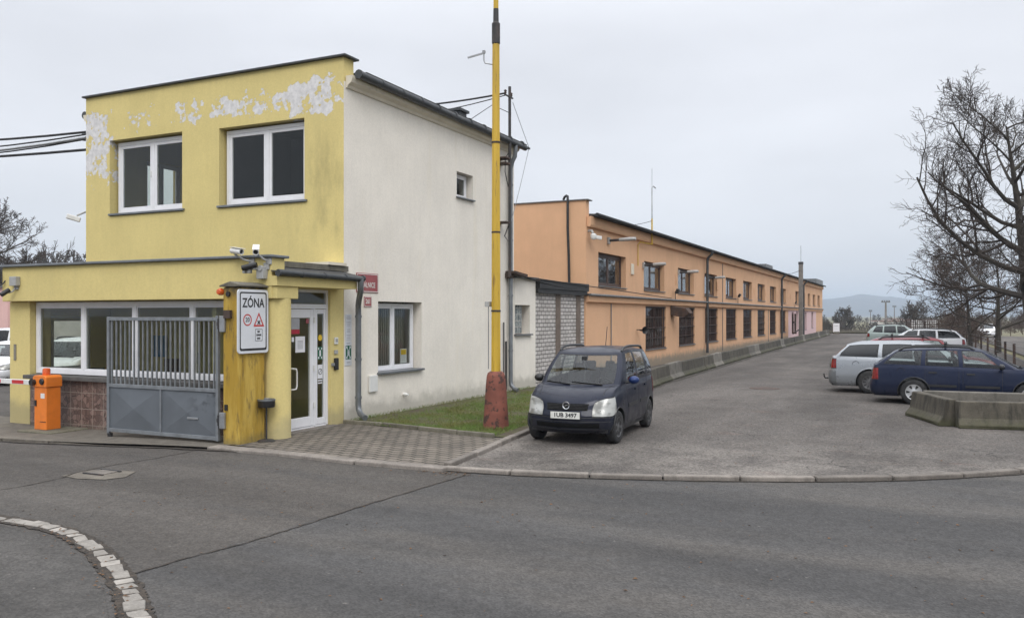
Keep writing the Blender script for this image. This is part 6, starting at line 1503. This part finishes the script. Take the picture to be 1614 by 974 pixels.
# ------------------------------------------------------------------ fence, container cages, board, far structures
FE = thing('fence', 'row of dark rusty fence posts with thin wires along the right edge of the lot', 'fence', (3.8, 60, 0))
ys = [40.6, 44.5, 48.0, 52.6, 57.0, 61.3, 65.6, 70, 74, 78, 82, 86, 90, 95, 100, 105]
fx = lambda y: 4.05 - .0185 * (y - 40)
for y in ys: MB().obox((fx(y), y, .42), (.10, .10, 1.08), random.uniform(-.2, .2), random.uniform(-.02, .02), random.uniform(-.02, .02)).obj('post', 'rust_steel', FE)
for z in (.35, .65, .9): MB().tube([(fx(y), y, z) for y in ys], .006, 4).obj('wire', 'zinc', FE)
def cage(x, y, label, rz):
    t_ = thing('container_cage', label, 'container', (x, y, 0), 0, 'white container cages')
    Mx = Matrix.Translation((x, y, 0)) @ Matrix.Rotation(rz, 4, 'Z')
    def tr(m): m.v = [tuple(Mx @ Vector(p)) for p in m.v]; return m
    tr(MB().box(-.55, .55, -.48, .48, .72, 1.78)).obj('tank', 'white_plastic', t_, bevel=.06)
    tr(MB().box(-.6, .6, -.5, .5, .55, .68)).obj('pallet', 'dark_steel', t_)
    tr(MB().box(-.6, .6, -.5, .5, .0, .54)).obj('base_crate', 'dark_steel', t_)
    m = MB()
    for i in range(7):
        a = -.6 + 1.2 * i / 6
        for yy_ in (-.51, .51): m.box(a - .022, a + .022, yy_ - .02, yy_ + .02, .68, 1.84)
    for i in range(6):
        a = -.5 + 1.0 * i / 5
        for xx_ in (-.61, .61): m.box(xx_ - .02, xx_ + .02, a - .022, a + .022, .68, 1.84)
    for z in (.70, .95, 1.2, 1.45, 1.7, 1.84):
        for yy_ in (-.535, .535): m.box(-.62, .62, yy_ - .02, yy_ + .02, z - .02, z + .02)
        for xx_ in (-.635, .635): m.box(xx_ - .02, xx_ + .02, -.52, .52, z - .02, z + .02)
    tr(m).obj('cage', 'dark_grille', t_)
cage(-.20, 86.2, 'white plastic tank in a metal cage, left one of the pair beyond the parked cars', R(25)); cage(.98, 86.8, 'white plastic tank in a metal cage, right one of the pair beyond the parked cars', R(25))
NB2 = thing('information_board', 'small white board on a stand at the far end of the lot', 'board', at(1318, 103))
bx0, by0, _z = at(1318, 103); m = MB(); m.obox((bx0, by0, .75), (.78, .06, 1.05), R(25)); m.obj('panel', 'white_sheet', NB2)
m = MB(); m.obox((bx0, by0 - .035, .98), (.5, .01, .06), R(25)); m.obj('print_strip', 'paper_grey', NB2)
MB().obox((bx0, by0, .13), (.6, .3, .26), R(25)).obj('foot', 'old_kerb', NB2)
m = MB(); a_, b_ = at(1290, 106), at(1450, 106); m.tube([(a_[0], a_[1], .1), (b_[0], b_[1], .1)], .30, 4); tag(m.obj('end_wall', 'barrier_concrete', None), 'low dark concrete wall closing the far end of the lot', 'wall')
def mast(px, t_, H, w, label):
    x, y, _ = at(px, t_); o = thing('floodlight_mast', label, 'mast', (x, y, -2.2), 0, 'distant floodlight masts')
    MB().tube([(x, y, -2.3), (x, y, H)], [w, w * .7], 8).obj('pole', 'mast_concrete', o)
    m = MB(); m.obox((x, y, H + .12), (w * 7, w * 1.6, .30), R(25)); [m.obox((x + (k_ - 1.5) * w * 1.9 * .9, y + (k_ - 1.5) * w * .85, H + .5), (w * 1.0, w, .5), R(25)) for k_ in range(4)]; m.obj('lamp_bank', 'flashing', o)
mast(1396, 300, 6.8, .42, 'thick distant floodlight mast, tallest of the three under the hill'); mast(1409.5, 420, 6.4, .26, 'thin distant floodlight mast right of the thick one under the hill'); mast(1372, 320, 3.6, .16, 'shortest distant mast left of the thick one under the hill')
x, y, _ = at(1398, 330); FB = thing('far_building', 'long low white building with red roofs far below the hill', 'building', (x, y, -2.2))
MB().obox((x, y, -1.2), (11, 8, 2.2), R(25)).obj('wall', 'pale_render', FB); MB().obox((x + .5, y, .05), (10.2, 8.4, .35), R(25)).obj('roof', 'old_roof', FB)
x, y, _ = at(1430, 420); FB = thing('far_building', 'far reddish roofed building right of the long white one', 'building', (x, y, -2.2))
MB().obox((x, y, -1.2), (20, 9, 2.6), R(25)).obj('wall', 'pale_render', FB); MB().obox((x, y, .4), (20.4, 9.4, .5), R(25)).obj('roof', 'old_roof', FB)
x, y, _ = at(1640, 150); BR = thing('road_bridge', 'dark concrete road bridge deck at the far right edge', 'bridge', (x, y, -2.2))
m = MB(); m.obox((x + 8, y + 4, .35), (26, 6, .9), R(25)); m.obj('deck', 'mast_concrete', BR)
m = MB(); [m.obox((x + 8 + k_ * 6.5 * .9, y + 4 + k_ * 2.8, -1.1), (.9, 5, 2.2), R(25)) for k_ in (-1,)]; m.obj('pier', 'barrier_concrete', BR)
MB().obox((x + 8 + 5.8, y + 6.8, -1.1), (.9, 5, 2.2), R(25)).obj('pier', 'barrier_concrete', BR)
m = MB(); m.obox((x + 9, y + 1.0, 1.15), (26, .08, .10), R(25)); m.obj('railing', 'zinc', BR)
# pink and pale houses behind the yard on the left
x, y, _ = at(-6, 52); PB = thing('pink_building', 'pale pink rendered building beyond the yard at the left edge', 'building', (x, y, -.1))
m = wall(MB(), 'y', y, x - 12, x + 1.10, -.2, 3.95, [(x - 4, x - 2.8, .9, 2.1), (x - 8, x - 6.8, .9, 2.1)], .3, 1); wobj(m, 'wall', 'pink_stucco', PB)
MB().box(x - 12, x + 1.10, y + .31, y + 9, -.2, 3.94).obj('side_wall', 'pink_stucco', PB); MB().box(x - 12.2, x + 1.3, y - .2, y + 9.2, 3.96, 4.1).obj('roof', 'flashing', PB); MB().box(x + 1.12, x + 1.55, y + .6, y + 5, -.2, 3.4).obj('pale_annex', 'pale_render', PB)
[window(PB, 'y', y + .1, a, a + 1.2, .9, 2.1, [a + .6], 'white_frame', fw=.07, sash=0) for a in (x - 4, x - 8)]
x, y, _ = at(85, 62); WB = thing('shop_building', 'pale low building with a green awning seen through the guardhouse window', 'building', (x, y, -.1))
MB().obox((x, y, 1.5), (9, 5, 3.2), R(-20)).obj('wall', 'pale_render', WB); MB().obox((x - 1.0, y - 2.9, 1.45), (3.4, 1.0, .35), R(-20)).obj('awning', 'sign_green', WB, bevel=.03); MB().obox((x + 2.0, y - 1.9, 1.8), (2.2, .2, 1.2), R(-20)).obj('window', 'car_glass_dark', WB)
# ------------------------------------------------------------------ hill
ridge = [(1040, 12), (1150, 18), (1240, 24), (1295, 25.5), (1320, 27.5), (1338, 30), (1349, 33), (1358, 34.5), (1370, 32.5), (1385, 31.5), (1400, 30), (1430, 26.5), (1470, 22), (1520, 16), (1580, 11), (1660, 9), (1800, 7), (1950, 4)]
m = MB(); NX, NY = 130, 14
for i in range(NX + 1):
    px = 1040 + (1950 - 1040) * i / NX; e_ = ip(ridge, px) + 1.1 * mnoise.noise((px * .035, 2.2, 0)) + .6 * mnoise.noise((px * .12, 5.2, 0))
    for j in range(NY + 1):
        q = j / NY; D = 3000 + 2200 * q; h = math.sin(math.pi * min(q / .92, 1)) ** 1.2 if q <= .46 else math.sin(math.pi * min(q / .92, 1))
        x, y, _ = at(px, D); hh = (e_ / 1330 * 4010 + 2.25) * h
        m.v.append((x, y, -2.4 + hh * (1 + .10 * mnoise.noise((x * .004, y * .004, 1.1)) * (1 - h))))
for i in range(NX):
    for j in range(NY): a = i * (NY + 1) + j; m.f.append((a, a + 1, a + NY + 2, a + NY + 1)); m.m.append(0)
struct(m.obj('hill', 'far_forest', None, smooth=True))
# ------------------------------------------------------------------ grass, weeds, litter
rg = random.Random(4); V_, F_ = [], []
def inside(x, y):
    if x < -10.70 or y < 13.86 + (-6.93 - x) * .13 or y > 24: return False
    return x < -6.98 - .085 * (y - 13.8) * .8
def blade(x, y, z, h, w, lean):
    a = rg.uniform(0, 6.283); o = len(V_); b = rg.uniform(0, 6.283)
    dx, dy = math.cos(a) * w, math.sin(a) * w; lx, ly = math.cos(b) * lean * h, math.sin(b) * lean * h
    V_.extend([(x - dx, y - dy, z), (x + dx, y + dy, z), (x + dx * .6 + lx * .45, y + dy * .6 + ly * .45, z + h * .62), (x + lx, y + ly, z + h)]); F_.extend([(o, o + 1, o + 2), (o, o + 2, o + 3)])
cnt = 0
while cnt < 34000:
    x, y = rg.uniform(-10.7, -6.9), 13.8 + 10.2 * rg.random() ** 1.35
    if not inside(x, y): continue
    dn = .5 + .5 * mnoise.noise((x * .9, y * .9, 3.1)) + .25 * mnoise.noise((x * 3, y * 3, 1.))
    edge = min(1, (x + 10.78) / .95) ** 1.6
    if rg.random() > dn * 1.5 * edge: continue
    blade(x, y, .03, rg.uniform(.025, .06) * (.55 + dn * 1.1), .0035, rg.uniform(.3, 1.1)); cnt += 1
for i in range(2600):   # rough tufts at the wall foot, the pole and the kerbs
    k_ = rg.random()
    if k_ < .4: y = rg.uniform(14.4, 23.5); x = -10.72 + abs(rg.gauss(0, .05)); hh = rg.uniform(.03, .10)
    elif k_ < .6: a = rg.uniform(0, 6.28); x, y = -7.46 + .30 * math.cos(a), 14.8 + .30 * math.sin(a); hh = rg.uniform(.04, .10)
    else: s_ = rg.random(); x, y = -10.6 + 3.6 * s_, 14.26 - .5 * s_ + abs(rg.gauss(0, .05)); hh = rg.uniform(.03, .08)
    blade(x, y, .03, hh, .004, rg.uniform(.2, .9))
me = bpy.data.meshes.new('grass'); me.from_pydata(V_, [], F_); me.materials.append(MATS['grass_blade']); o = bpy.data.objects.new('grass', me); COL.objects.link(o); tag(o, 'short patchy winter grass between the white wall and the parking lot', 'grass', kind='stuff')
V_, F_ = [], []
for i in range(900):
    k_ = rg.random(); 
    if k_ < .5: x, y, z = rg.uniform(-10, 3), 3 + 8.5 * rg.random(), -.026
    elif k_ < .60: s_ = rg.random(); x, y, z = -6.2 + rg.gauss(0, .35), 10.6 + rg.gauss(0, .08), -.024
    elif k_ < .78:
        p = SETT[rg.randrange(len(SETT))]; x, y, z = p[0] + rg.gauss(0, .10), p[1] - .10 + rg.gauss(0, .10), -.012
    else: x, y, z = rg.uniform(-7, 3), rg.uniform(12, 24), .008
    if z > 0 and y < 14.5 and x > -1: continue
    z += gz(x) if z < 0 else 0; s_ = rg.uniform(.006, .024); a = rg.uniform(0, 6.28); o_ = len(V_); c_, d_ = math.cos(a) * s_, math.sin(a) * s_; k2 = rg.uniform(.3, .7)
    V_.extend([(x - c_, y - d_, z), (x + d_ * k2, y - c_ * k2, z + rg.uniform(0, s_ * .5)), (x + c_, y + d_, z + .002), (x - d_ * k2, y + c_ * k2, z + rg.uniform(0, s_ * .6))]); F_.append((o_, o_ + 1, o_ + 2, o_ + 3))
me = bpy.data.meshes.new('leaf_litter'); me.from_pydata(V_, [], F_); me.materials.append(MATS['dry_leaf']); o = bpy.data.objects.new('leaf_litter', me); COL.objects.link(o); tag(o, 'scattered dry leaf scraps and crumbs on the asphalt', 'leaf litter', kind='stuff')
# ------------------------------------------------------------------ haze
t = mat_new('haze_air'); 
pv = t.n('ShaderNodeVolumePrincipled', {'Color': (.74, .86, 1.0, 1), 'Density': 3.3e-4, 'Anisotropy': .1})
o_ = t.n('ShaderNodeOutputMaterial'); t.t.links.new(pv.outputs[0], o_.inputs['Volume'])
hz = MB().box(-4600, 4600, -1600, 7100, -3.4, 140).obj('haze', 'haze_air', None); tag(hz, 'thin pale winter haze over the plain', 'haze', kind='stuff')
